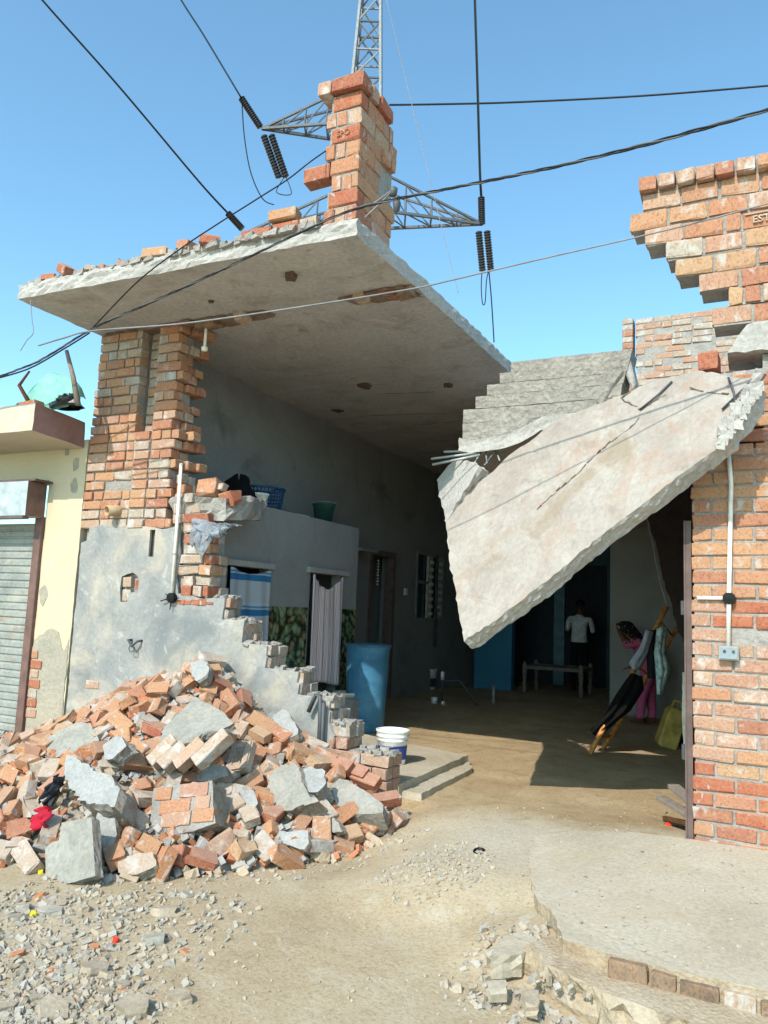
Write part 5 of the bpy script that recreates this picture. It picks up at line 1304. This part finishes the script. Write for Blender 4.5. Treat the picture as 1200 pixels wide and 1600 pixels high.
cab = [ony(x, y, yy) for x, y, yy in ((-400, 690, 4.7), (-70, 612, 4.5), (0, 588, 4.45), (60, 566, 4.4), (145, 512, 4.3), (240, 471, 4.25), (340, 425, 4.22), (440, 377, 4.2), (548, 326, 4.2), (612, 312, 4.2), (700, 295, 4.15), (850, 265, 4.05), (1000, 229, 3.95), (1200, 172, 3.8), (1300, 142, 3.7), (1600, 40, 3.4), (2200, -190, 2.9))]
sc = thing('service_cable', cab[8], 'thick twisted black service cable strung past the roof slab corner', 'cable')
for s_, mt in ((0, CABLE), (1, CABLE), (2, simple('weathered_cable', (.36, .36, .36), .5))):
    q = []
    for i in range(len(cab)-1):
        k = max(2, int((cab[i+1]-cab[i]).length/.035))
        for h in range(k): q.append(cab[i].lerp(cab[i+1], h/k))
    sag = [q[i] for i in range(len(q))]
    for _ in range(30): sag = [sag[0]]+[(sag[i-1]+sag[i]*2+sag[i+1])/4 for i in range(1, len(sag)-1)]+[sag[-1]]
    pts_ = []
    for i, p in enumerate(sag):
        r = .0055*(1+.25*noise.noise(p*1.3)); a = i*.62+noise.noise(p*.9)*2+s_*2.094; pts_.append(p+(IR*math.cos(a)*.4+IU*math.sin(a))*r*(1.0+.5*noise.noise(p*2.1+V((s_, 0, 0)))))
    mb = MB(); mb.tube(pts_, .0048, 6); mb.build('strand', mt, sc, True)
wire('service_wire', [ony(x, y, 4.24) for x, y in ((60, 540), (100, 528), (145, 517), (290, 505), (480, 478), (640, 452), (700, 439), (780, 420), (870, 399), (985, 373), (1100, 345), (1200, 318), (1280, 298), (1500, 240))], 1.3, CABLE_GREY, 'thin grey wire stretched below the roof slab to the right parapet')
wire('service_wire', [ony(x, y, 4.28) for x, y in ((146, 511), (215, 440), (280, 390), (340, 350), (400, 312), (450, 280), (490, 249))]+[ony(545, 212, 4.75)], 1.1, CABLE, 'thin dark wire crossing the roof rim up to the roof pillar')
wire('service_wire', [ony(x, y, 4.6) for x, y in ((-40, 600), (40, 578), (100, 545), (140, 520))], 1.2, CABLE, 'second dark wire running beside the twisted cable at the left')
wire('loose_wire', [ony(x, y, 4.3) for x, y in ((48, 470), (50, 500), (52, 520), (42, 532), (32, 548))], .7, CABLE_GREY, 'wispy broken wire hanging from the slab corner at the left')
wire('tie_wire', [ony(x, y, 4.3) for x, y in ((575, 324), (598, 308), (612, 298), (600, 312), (585, 326), (570, 340))], 1.3, CABLE_GREY, 'grey tie wire lashing the twisted cable to the roof pillar')
q = ony(616, 312, 4.32); mb = MB(); mb.lathe([(0, .06), (.018, .04), (.028, 0), (.02, -.05), (0, -.07)], q+V((.02, 0, -.03)), 10); mb.lathe([(0, .05), (.03, .03), (.025, -.02), (0, -.03)], q+V((-.01, 0, .05)), 10)
tag(mb.build('cable_clamp', DARKSTEEL, None, True), 'dark cable clamp hanging at the roof pillar foot', 'clamp')

# ---------------------------------------------------------------- rubble heap
WH = [(-8.0, .22), (-6.6, .22), (-5.8, .30), (-5.2, .55), (-4.9, .78), (-4.45, .95), (-4.05, 1.14), (-3.78, .96), (-3.5, .70), (-2.95, .48), (-2.65, .33), (-2.42, .14), (-2.25, .0)]
DH = [(-8, 2.4), (-5, 2.2), (-4, 1.95), (-3.2, 1.7), (-2.7, 1.15), (-2.3, .6)]
def heap(x, y):
    w = interp(WH, x); D = interp(DH, x); t = max(0, (5.15-y)/D)
    return w*max(0, 1-t)**.85 if t < 1 else 0.0
def hp(x, y):
    h = heap(x, y); return g(x, y) + h + (noise.noise(V((x*2.3, y*2.3, 7)))*.07*min(1, h*4))
def surf(px, py):
    d = ray(px, py); t = 1.5
    while t < 9:
        p = CAM+d*t
        if p.z < hp(p.x, p.y) or p.y > 5.2: return p
        t += .01
    return p
def hn(x, y, e=.08): return V((heap(x-e, y)-heap(x+e, y), heap(x, y-e)-heap(x, y+e), 2*e)).normalized()
mb = MB(); gx = [-7.6+.055*i for i in range(100)]; gy = [2.5+.055*i for i in range(50)]; nx = len(gx)
mb.add([(x+jit(.02), min(y+jit(.02), 5.25), hp(x, y)-.05+jit(.022)-(.12 if heap(x, y) <= .015 else 0)) for y in gy for x in gx], [(j*nx+i, j*nx+i+1, (j+1)*nx+i+1, (j+1)*nx+i) for j in range(len(gy)-1) for i in range(nx-1)])
tag(mb.build('rubble_mound', GRIT, None, False, fix=False), 'crumbled mortar and brick grit filling the rubble heap', 'rubble', kind='stuff')
taken = []
CORE = stone('broken_masonry_core', [(.3, (.60, .47, .39)), (.42, (.62, .58, .53)), (.6, (.68, .66, .62)), (.72, (.66, .48, .38))], 9, 40, 1.0, pits=22, bdist=.02)
def march(pts): return surf(sum(p[0] for p in pts)/len(pts), sum(p[1] for p in pts)/len(pts))
GC = 'large plastered chunks in the rubble heap'
def chunk(pts, n, thick, mat, label, lift=.05, seed=1, name='masonry_chunk', ji=.006, cat='chunk'):
    n = V(n).normalized(); p0 = march(pts)+n*lift
    poly = [onp(x, y, p0, n) for x, y in pts]; c = sum(poly, V())/len(poly)
    mb = MB(); mb.rough(poly, -n*thick, .03, ji, 4, seed); o = mb.build(name, mat); tag(o, label, cat, GC)
    if thick < .3:
        o.data.materials.append(CORE)
        for p in o.data.polygons:
            if p.normal.dot(n) < .75: p.material_index = 1
    r = max((q-c).length for q in poly); taken.append((c, r*.75))
    return o, p0, n
def zb(pts, ox, oy, s): return [(ox+x/s, oy+y/s) for x, y in pts]
def pieces_on(o, p0, n, quads, mats, h, back=0.0):
    """bricks of a chunk, each laid where its outline meets the plane p0/n"""
    for (c, l_, w_, u), mt in zip(quads, mats):
        q = onp(c[0], c[1], p0-n*back, n); q2 = onp(c[0]+u[0]*10, c[1]+u[1]*10, p0-n*back, n)
        frame_brick(o, q-n*(h/2-.012), n, q2-q, l_, w_, h, mt)
# 1 big plaster-faced chunk at the middle of the heap, brick courses showing under it
o, p0, n = chunk(zb([(570, 480), (700, 540), (800, 600), (900, 710), (780, 770), (640, 800), (540, 870), (430, 900), (270, 870), (290, 760), (400, 650)], 200, 1000, 5.4545), (-.05, -.52, .85), .05, PLASTER_CHUNK, 'large plaster faced wall chunk at the centre of the heap', .17, 101)
n2 = V((.0, -.80, .60)).normalized()
pc = onp(*zb([(540, 900)], 200, 1000, 5.4545)[0], p0, n)
for (x, y), l_, mt in (((270, 960), .17, BR_GREY), ((375, 980), .19, BR_GREY), ((515, 960), .22, BR_PALE), ((700, 910), .27, BR_GREY), ((330, 890), .12, BR_GREY)):
    q = onp(*zb([(x, y)], 200, 1000, 5.4545)[0], pc, n2); q2 = onp(*zb([(x+60, y-55)], 200, 1000, 5.4545)[0], pc, n2)
    frame_brick(o, q-n2*.03, n2, q2-q, l_, .095, .09, mt)
# 2 flat slab standing low on the left
chunk(zb([(290, 405), (430, 380), (445, 655), (330, 690), (215, 715), (213, 525), (245, 500), (275, 490)], 0, 1150, 3), (-.12, -.90, .42), .06, PLASTER_CHUNK, 'flat pale cement slab standing on edge at the heap foot', .10, 102, ji=.003)
# 3 chunk with three visible brick courses
o, p0, n = chunk(zb([(715, 245), (990, 215), (1000, 350), (1012, 410), (860, 450), (715, 495), (700, 400)], 0, 1150, 3), (.10, -.90, .42), .20, MORTAR, 'masonry block with three bonded brick courses facing out', .12, 103)
sp = lambda x, y: (x/3, 1150+y/3)
pieces_on(o, p0, n, [(sp(770, 270), .11, .075, (1, -.05)), (sp(912, 252), .19, .08, (1, -.1)), (sp(822, 332), .21, .08, (1, -.12)), (sp(950, 312), .10, .08, (1, -.1)), (sp(800, 395), .12, .078, (1, -.12)), (sp(868, 385), .08, .078, (1, -.1)), (sp(955, 372), .14, .078, (1, -.1))], [BR_WALL, BR_PALE, BR_WALL, BR_PALE, BR_PALE, BR_PALE, BR_WALL], .06)
# 4 big pale chunk at left, with the pinkish plate leaning on it
chunk(zb([(300, 95), (345, 95), (420, 140), (520, 200), (565, 265), (545, 330), (440, 320), (380, 300), (330, 240), (305, 190)], 0, 1150, 3), (-.1, -.72, .70), .20, CHUNK_PALE, 'big pale grey mortar chunk with stepped faces at the left', .14, 104, ji=.012)
chunk(zb([(325, 95), (310, 180), (255, 270), (210, 320), (205, 290), (250, 200), (290, 110)], 0, 1150, 3), (-.72, -.62, .35), .07, BR_PALE, 'long pinkish brick plate leaning against the pale chunk', .12, 105)
# 5 long block by the shop plinth
chunk(zb([(345, 880), (490, 785), (620, 720), (700, 698), (760, 720), (835, 855), (700, 920), (580, 970), (480, 1000), (380, 1000)], 0, 1000, 5.4545), (-.05, -.72, .70), .16, PLASTER_CHUNK, 'long plastered wall block lying by the shop plinth', .12, 106, ji=.008)
# 6-8 chunks at the right end
o, p0, n = chunk(zb([(590, 735), (650, 682), (720, 700), (860, 790), (1000, 890), (990, 955), (870, 962), (745, 955), (620, 880)], 400, 1080, 5), (.0, -.60, .80), .15, PLASTER_CHUNK, 'long plaster faced chunk at the right end of the heap', .15, 107, ji=.004)
for (x, y) in ((985, 1010), (960, 1060)):
    q = onp(400+x/5, 1080+y/5, p0, V((.2, -.9, .3)).normalized()); frame_brick(o, q-V((0, -.03, 0)), (.2, -.9, .3), (0, 0, 1), .11, .075, .08, BR_PALE)
for (x, y, mt) in ((640, 640, BR_RED), (760, 690, BR_RED), (850, 760, BR_RED)):
    q = surf(400+x/5, 1080+y/5); b_ = frame_brick(None, q+V((0, 0, .06)), (.1, -.6, .75), (1, .2, -.5), .22, .10, .075, mt); tag(b_, 'red mortared brick in the row behind the right end chunk', 'brick', 'red bricks behind the right end chunk'); taken.append((q, .1))
chunk(zb([(80, 685), (190, 572), (330, 590), (370, 700), (410, 800), (485, 850), (320, 895), (230, 925), (150, 865), (110, 760)], 400, 1080, 5), (-.15, -.72, .66), .14, PLASTER_CHUNK, 'grey green plaster lump beside the long right end chunk', .14, 108, ji=.012)
chunk(zb([(335, 640), (390, 590), (510, 605), (545, 690), (520, 750), (480, 785), (405, 780), (370, 710)], 400, 1080, 5), (.1, -.60, .80), .12, CHUNK_PALE, 'rounded whitish mortar lump on the grey green lump', .22, 109, ji=.010)
chunk(zb([(175, 1090), (400, 1092), (415, 1190), (385, 1240), (260, 1205), (143, 1180)], 400, 1080, 5), (.0, -.80, .60), .09, CHUNK_PALE, 'whitish oblong block low on the right of the heap', .08, 110)
chunk(zb([(128, 200), (210, 140), (250, 165), (335, 305), (330, 340), (225, 388), (175, 320)], 400, 1080, 5), (-.05, -.70, .70), .12, CHUNK_PALE, 'pale pair of mortared bricks pointing up the slope', .12, 111)
chunk(zb([(510, 940), (545, 930), (640, 1030), (665, 1090), (600, 1100), (560, 1040)], 400, 1080, 5), (-.3, -.8, .5), .06, PLASTER_CHUNK, 'thin grey plaster flake slanting at the right foot', .06, 112)
chunk(zb([(540, 200), (640, 165), (680, 230), (660, 300), (590, 345), (550, 300)], 200, 1000, 5.4545), (-.2, -.7, .6), .09, CHUNK_PALE, 'white mortar lump near the top of the heap', .10, 113, ji=.010)
chunk(zb([(890, 1350), (950, 1290), (1060, 1290), (1090, 1390), (1040, 1500), (930, 1450)], 200, 1000, 5.4545), (.0, -.8, .55), .07, CHUNK_PALE, 'bluish white mortar cake below the stamped brick', .09, 114, ji=.010)
chunk(zb([(565, 1090), (700, 1060), (830, 1065), (850, 1150), (700, 1200), (590, 1195)], 200, 1000, 5.4545), (.0, -.75, .65), .09, CHUNK_PALE, 'mortar coated brick lying level below the plaster chunk', .10, 115)
chunk(zb([(875, 905), (1000, 800), (1060, 830), (1080, 900), (960, 1010), (890, 1000)], 0, 1000, 5.4545), (-.2, -.7, .6), .10, CHUNK_PALE, 'grey ridged mortar block left of the plaster chunk', .11, 116, ji=.010)
chunk(zb([(545, 570), (720, 540), (735, 610), (640, 650), (560, 640)], 0, 1150, 3), (.05, -.70, .70), .08, BR_GREY, 'grey mortar faced brick at the front foot of the heap', .06, 117)
chunk(zb([(455, 345), (545, 345), (540, 480), (520, 560), (460, 590), (440, 450)], 0, 1150, 3), (.25, -.85, .40), .10, CHUNK_PALE, 'tall cracked mortar block right of the standing slab', .09, 118, ji=.010)
# stamped brick
pts = zb([(850, 1080), (910, 850), (1050, 890), (960, 1140)], 200, 1000, 5.4545)
n = V((-.12, -.80, .58)).normalized(); p0 = march(pts)+n*.14; w = [onp(x, y, p0, n) for x, y in pts]
c = sum(w, V())/4; u = (w[1]-w[0]).normalized()
sb_ = thing('brick', c-n*.05, 'pale grey brick with raised stamped letters in a recessed panel', 'brick')
L_, W_ = (w[1]-w[0]).length, (w[2]-w[1]).length
frame_brick(sb_, c-n*.04, n, u, L_, W_, .07, BR_GREY, 3, name='body')
v = n.cross(u); fm = MB()
for s in (-1, 1): fm.obox(c+v*s*W_*.36, u, v, n, L_*.96, W_*.26, .012); fm.obox(c+u*s*L_*.40, v, u, n, W_*.46, L_*.17, .011)
fm.build('frog_rim', BR_GREY, sb_)
m = Matrix((-u, -v, n)).transposed().to_4x4(); m.translation = c
lettering('stamp', 'OPST', W_*.40, .004, BR_GREY, sb_, m); taken.append((c, .14))

HEAP = {'BR_PILE': ('orange brown loose brick tumbled in the rubble heap', BR_PILE), 'BR_PALE': ('pinkish pale brick tumbled in the rubble heap', BR_PALE), 'BR_RED': ('red broken brick tumbled in the rubble heap', BR_RED), 'BR_GREY': ('grey mortar caked brick tumbled in the rubble heap', BR_GREY)}
def loose(x, y, key, lift, seed):
    n = hn(x, y); t = R.random()
    if t < .3: n = (n*.6+V((jit(1), -.8, .2))).normalized()
    else: n = (n+V((jit(.45), jit(.45), 0))).normalized()
    a = R.uniform(0, 6.283); k = R.random()
    l_ = .225 if k < .42 else (R.uniform(.10, .15) if k < .75 else R.uniform(.15, .2))
    c = V((x, y, hp(x, y)+lift))
    c.y = min(c.y, 5.12)
    b = frame_brick(None, c, n, V((math.cos(a), math.sin(a), jit(.3))), l_, .108*R.uniform(.85, 1.05), .073*R.uniform(.85, 1.08), HEAP[key][1], seed, R.choice([0, .02, .04, .07, .10]), ji=R.choice([.005, .009, .014]))
    zone = 'at the front foot of the heap' if heap(x, y) < .16 else ('near the stepped wall end' if x > -2.95 else ('near the top of the heap' if heap(x, y) > .72 else ('on the heap side towards the shop' if x < -4.6 else ('high on the heap flank' if heap(x, y) > .45 else 'low on the heap flank'))))
    lab = ('whole ' if l_ > .2 else ('half ' if l_ < .15 else 'chipped '))+HEAP[key][0].replace('tumbled in the rubble heap', zone)
    tag(b, lab, 'brick', lab.replace(' brick ', ' bricks ')); return b
keys = ['BR_PILE']*12+['BR_PALE']*3+['BR_RED']*3+['BR_GREY']*6
count = 0; tries = 0; cen = []
while count < 285 and tries < 9000:
    tries += 1
    x = R.uniform(-6.4, -2.28); y = R.uniform(2.9, 5.1); h = heap(x, y)
    if h < .012 or (h < .05 and R.random() < .7): continue
    c = V((x, y, hp(x, y)))
    px_ = 600+FPX*(c-CAM).dot(IR)/(c-CAM).dot(FW)
    if px_ < -60: continue
    if any((c-q).length < r for q, r in taken): continue
    if sum((c-q).length < .115 for q in cen) > 0: continue
    cen.append(c); loose(x, y, R.choice(keys), R.uniform(.0, .05), R.randrange(9)); count += 1
# smaller broken bits between the bricks (uncountable)
def bits(name, N_, sampler, smin, smax, mats, label):
    for mi, mt in enumerate(mats):
        mb = MB()
        for i in range(N_//len(mats)):
            r = sampler()
            if r is None: continue
            x, y, z = r; s = smin+(smax-smin)*R.random()**2.2
            e = [V((jit(1), jit(1), jit(1))).normalized()*s*R.uniform(.7, 1.2) for _ in range(7)]
            c = V((x, y, z+s*.25)); u = V((jit(1), jit(1), .3)).normalized(); v_ = u.orthogonal().normalized(); w_ = u.cross(v_)
            a, b_, d_ = s*R.uniform(.8, 1.4), s*R.uniform(.6, 1.1), s*R.uniform(.4, .8)
            P = [c+u*a*i1+v_*b_*j1*R.uniform(.6, 1)+w_*d_*k1*R.uniform(.6, 1) for i1 in (-1, 1) for j1 in (-1, 1) for k1 in (-1, 1)]
            mb.add(P, [(0, 1, 3, 2), (4, 6, 7, 5), (0, 4, 5, 1), (2, 3, 7, 6), (0, 2, 6, 4), (1, 5, 7, 3)])
        if mb.v: tag(mb.build(name, mt, None, fix=False), label, 'rubble', kind='stuff')
def s_heap():
    x = R.uniform(-6.6, -2.25); y = R.uniform(2.7, 5.15)
    return (x, y, hp(x, y)-.015) if heap(x, y) > .004 else None
BITS = [stone('bit_orange', [(.2, (.74, .46, .33)), (.8, (.82, .58, .42))], 9, 60, .5), stone('bit_grey', [(.2, (.64, .62, .59)), (.8, (.76, .74, .71))], 9, 60, .5), stone('bit_tan', [(.2, (.70, .62, .52)), (.8, (.80, .73, .63))], 9, 60, .5)]
bits('brick_bits', 9000, s_heap, .006, .042, BITS, 'small brick and mortar crumbs spread over the rubble heap')
def s_corner():
    a = R.random()**.6; p = onz(R.uniform(-60, 420)*(.3+.7*a), R.uniform(1395, 1640), -.25)
    dn = noise.noise(V((p.x*1.2, p.y*1.2, 4)))
    if R.random() > .55-.5*sm(-2.5, -1.9, p.x)+dn*.5: return None
    return (p.x, p.y, g(p.x, p.y))
GRAV = [stone('gravel_grey', [(.2, (.66, .635, .58)), (.8, (.76, .735, .68))], 9, 60, .5), stone('gravel_tan', [(.2, (.67, .61, .52)), (.8, (.77, .715, .63))], 9, 60, .5)]
bits('gravel', 6500, s_corner, .003, .018, GRAV, 'grey gravel and chippings covering the near left ground')
def s_foot():
    x = R.uniform(-3.6, -2.0); y = R.uniform(3.0, 4.9)
    h = heap(x, y); hh_ = max(heap(x-.25, y), heap(x, y+.3))
    return (x, y, g(x, y)) if h < .03 and hh_ > .0 else None
bits('gravel', 1600, s_foot, .003, .016, GRAV, 'fine chippings along the foot of the rubble heap')
def s_all():
    p = onz(R.uniform(250, 1200), R.uniform(1290, 1640), -.2); 
    z = g(p.x, p.y)
    if p.x > -1.2 and p.y > 3.42: z = apz(p.x, p.y)
    if R.random() > .5+.6*noise.noise(V((p.x*1.5, p.y*1.5, 11))): return None
    return (p.x, p.y, z)
bits('gravel', 1500, s_all, .002, .008, GRAV, 'thin scatter of grit over the lane and the apron')
def s_patch():
    a = R.uniform(0, 6.283); r = R.random()**.6; p = onz(680+95*r*math.cos(a), 1385+38*r*math.sin(a), -.2)
    return (p.x, p.y, g(p.x, p.y))
bits('gravel', 700, s_patch, .002, .012, GRAV, 'loose grit around the black pipe end in the lane')
def s_ap():
    k = R.random()
    if k < .45: x, y = R.uniform(-1.25, -.62), R.uniform(3.15, 3.75)
    else: x, y = R.uniform(-.95, .3), R.uniform(2.95, 3.28)
    if x > -.9 and y > 3.48: return None
    return (x, y, max(g(x, y), -.165 if (x > -.9 and y > 3.28) else -9))
bits('gravel', 900, s_ap, .004, .022, GRAV, 'crumbled cement and gravel below the broken apron rim')
# stones one can tell apart on the near left ground
STN = [('pale cement fragment on the gravelly ground at the lane edge', GRAV[0]), ('tan stone on the gravelly ground at the lane edge', GRAV[1]), ('orange brick fragment on the gravelly ground at the lane edge', BITS[0])]
for i in range(130):
    px_, py_ = R.uniform(-10, 330)*(.35+.65*R.random()), R.uniform(1398, 1598)
    p = onz(px_, py_, -.25); s = R.uniform(.014, .038) if i > 16 else R.uniform(.04, .075)
    k = R.choice([0, 0, 1, 1, 1, 1, 0, 2] if s < .045 else [0, 1, 1]); n_ = R.choice([5, 6, 7])
    mb = MB(); zz = g(p.x, p.y)
    mb.rough([(p.x+s*math.cos(a*6.283/n_)*R.uniform(.7, 1.25), p.y+s*math.sin(a*6.283/n_)*R.uniform(.6, 1.1), zz-.01) for a in range(n_)], (jit(.01), jit(.01), s*R.uniform(.35, .8)), s*1.5, s*.10, 2, i)
    o = mb.build('stone', STN[k][1]); o.rotation_euler = (jit(.25), jit(.25), 0)
    lab = ('large ' if s >= .04 else ('thumb sized ' if s > .027 else 'small '))+STN[k][0].replace('at the lane edge', 'close below the heap foot' if py_ < 1465 else ('halfway across the chippings' if py_ < 1530 else 'far out from the heap'))
    tag(o, lab, 'stone', lab.replace('fragment on', 'fragments on').replace('stone on', 'stones on'))
# broken cement pieces at the apron's left corner
for pts, lab, sd in (([(790, 1462), (845, 1450), (842, 1470), (815, 1492), (768, 1494), (770, 1478)], 'largest broken cement slab piece by the apron corner', 1), ([(808, 1432), (850, 1420), (848, 1440), (830, 1452), (805, 1450)], 'broken cement piece wedged behind the larger one at the apron corner', 2), ([(770, 1500), (795, 1493), (785, 1512), (772, 1516)], 'small cement flake in front of the apron corner', 3), ([(815, 1545), (842, 1548), (840, 1572), (822, 1566)], 'square pinkish chip below the apron corner', 4), ([(760, 1534), (790, 1530), (792, 1545), (765, 1548)], 'flat pale chip on the lane by the apron corner', 5)):
    poly = [onz(x, y, -.12 if sd < 3 else -.18) for x, y in pts]
    mb = MB(); mb.rough(poly, (0, 0, -.09 if sd < 3 else -.05), .04, .006, 3, 300+sd); tag(mb.build('cement_piece', APRON if sd != 4 else GRAV[1]), lab, 'cement piece')
# red cloth and black plastic in the heap, bright scraps of litter
def rag(px, py, w, h, mat, label, name, rot=0):
    p = surf(px, py)+V((0, -.05, .07)); n_ = 10; vs_ = []
    for j in range(n_):
        for i in range(n_):
            u, t = i/(n_-1)-.5, j/(n_-1)-.5
            x, z = u*w, t*h; x, z = x*math.cos(rot)-z*math.sin(rot), x*math.sin(rot)+z*math.cos(rot)
            vs_.append(p+V((x, -.03*math.sin(u*9+t*7)-.015*math.sin(t*17)+jit(.006)+.35*z, z)))
    mb = MB(); mb.add(vs_, [(j*n_+i, j*n_+i+1, (j+1)*n_+i+1, (j+1)*n_+i) for j in range(n_-1) for i in range(n_-1)])
    o = mb.build(name, mat, None, True); so = o.modifiers.new('s', 'SOLIDIFY'); so.thickness = .006; tag(o, label, 'rag')
rag(74, 1294, .11, .12, simple('red_cloth', (.66, .12, .20), .85), 'crimson rag caught among the bricks at the left', 'rag', .4)
rag(88, 1252, .07, .18, simple('dark_net', (.10, .11, .14), .7), 'dark net scrap hanging below the pink plate', 'rag', -.35)
for px_, py_, col, lab in ((181, 1469, (.88, .28, .20), 'tiny orange red scrap on the gravel'), (1045, 1297, (.90, .25, .12), 'tiny orange scrap on the yard floor by the gate'), (52, 1427, (.86, .84, .15), 'tiny yellow ball on the stones'), (63, 1364, (.86, .84, .15), 'tiny yellow scrap beside the standing slab')):
    zz = -.25 if py_ > 1300 else FLOOR
    p = onz(px_, py_, zz+.01); mb = MB(); n_ = 6
    mb.rough([(p.x+.018*math.cos(a)*R.uniform(.6, 1.2), p.y+.014*math.sin(a)*R.uniform(.6, 1.2), g(p.x, p.y)+.0) for a in (0, 1, 2.1, 3.1, 4.2, 5.2)], (0, 0, .018), .03, .003, 1, 5); tag(mb.build('litter_scrap', simple('scrap_%d' % px_, col, .6)), lab, 'litter')
p = onz(748, 1373, -.2); mb = MB(); mb.lathe([(.028, .005), (.036, .0), (.036, .012), (.028, .012), (.027, -.06), (0, -.06)], V((p.x, p.y, g(p.x, p.y)-.002)), 16, Matrix.Rotation(.25, 3, 'X')); tag(mb.build('drain_pipe', BLACK, None, True), 'open black pipe end sunk in the lane', 'pipe')
# bent water pipe at the stepped wall
a = ony(482, 1112, YF-.06); q = ony(497, 1086, YF-.06); r_ = ony(500, 1130, YF-.06)
mb = MB(); mb.tube([a, q+V((-.02, 0, 0)), q+V((.02, 0, -.01)), r_, V((r_.x, r_.y, 0))], .017, 9); mb.tube([ony(506, 1098, YF-.05), V((ony(506, 1098, YF-.05).x, YF-.05, 0))], .016, 9)
tag(mb.build('water_pipe', DARKSTEEL, None, True), 'bent grey water pipe sticking up before the stepped wall', 'pipe')
# broken pieces on the loft rim
for px_, py_, s, mt, lab in ((330, 765, .10, BR_WALL, 'orange broken brick lump topmost on the broken loft rim'), (360, 775, .08, BR_RED, 'rounded orange brick lump on the loft rim by the plastic bag'), (345, 762, .05, BR_GREY, 'small grey mortar lump on the loft rim')):
    p = ony(px_, py_, YF+.12); o = put(None, p.x-s, p.x+s, p.y-s*.7, p.y+s*.7, p.z-s*.8, p.z+s*.6, mt, .4, ji=.014); tag(o, lab, 'brick')
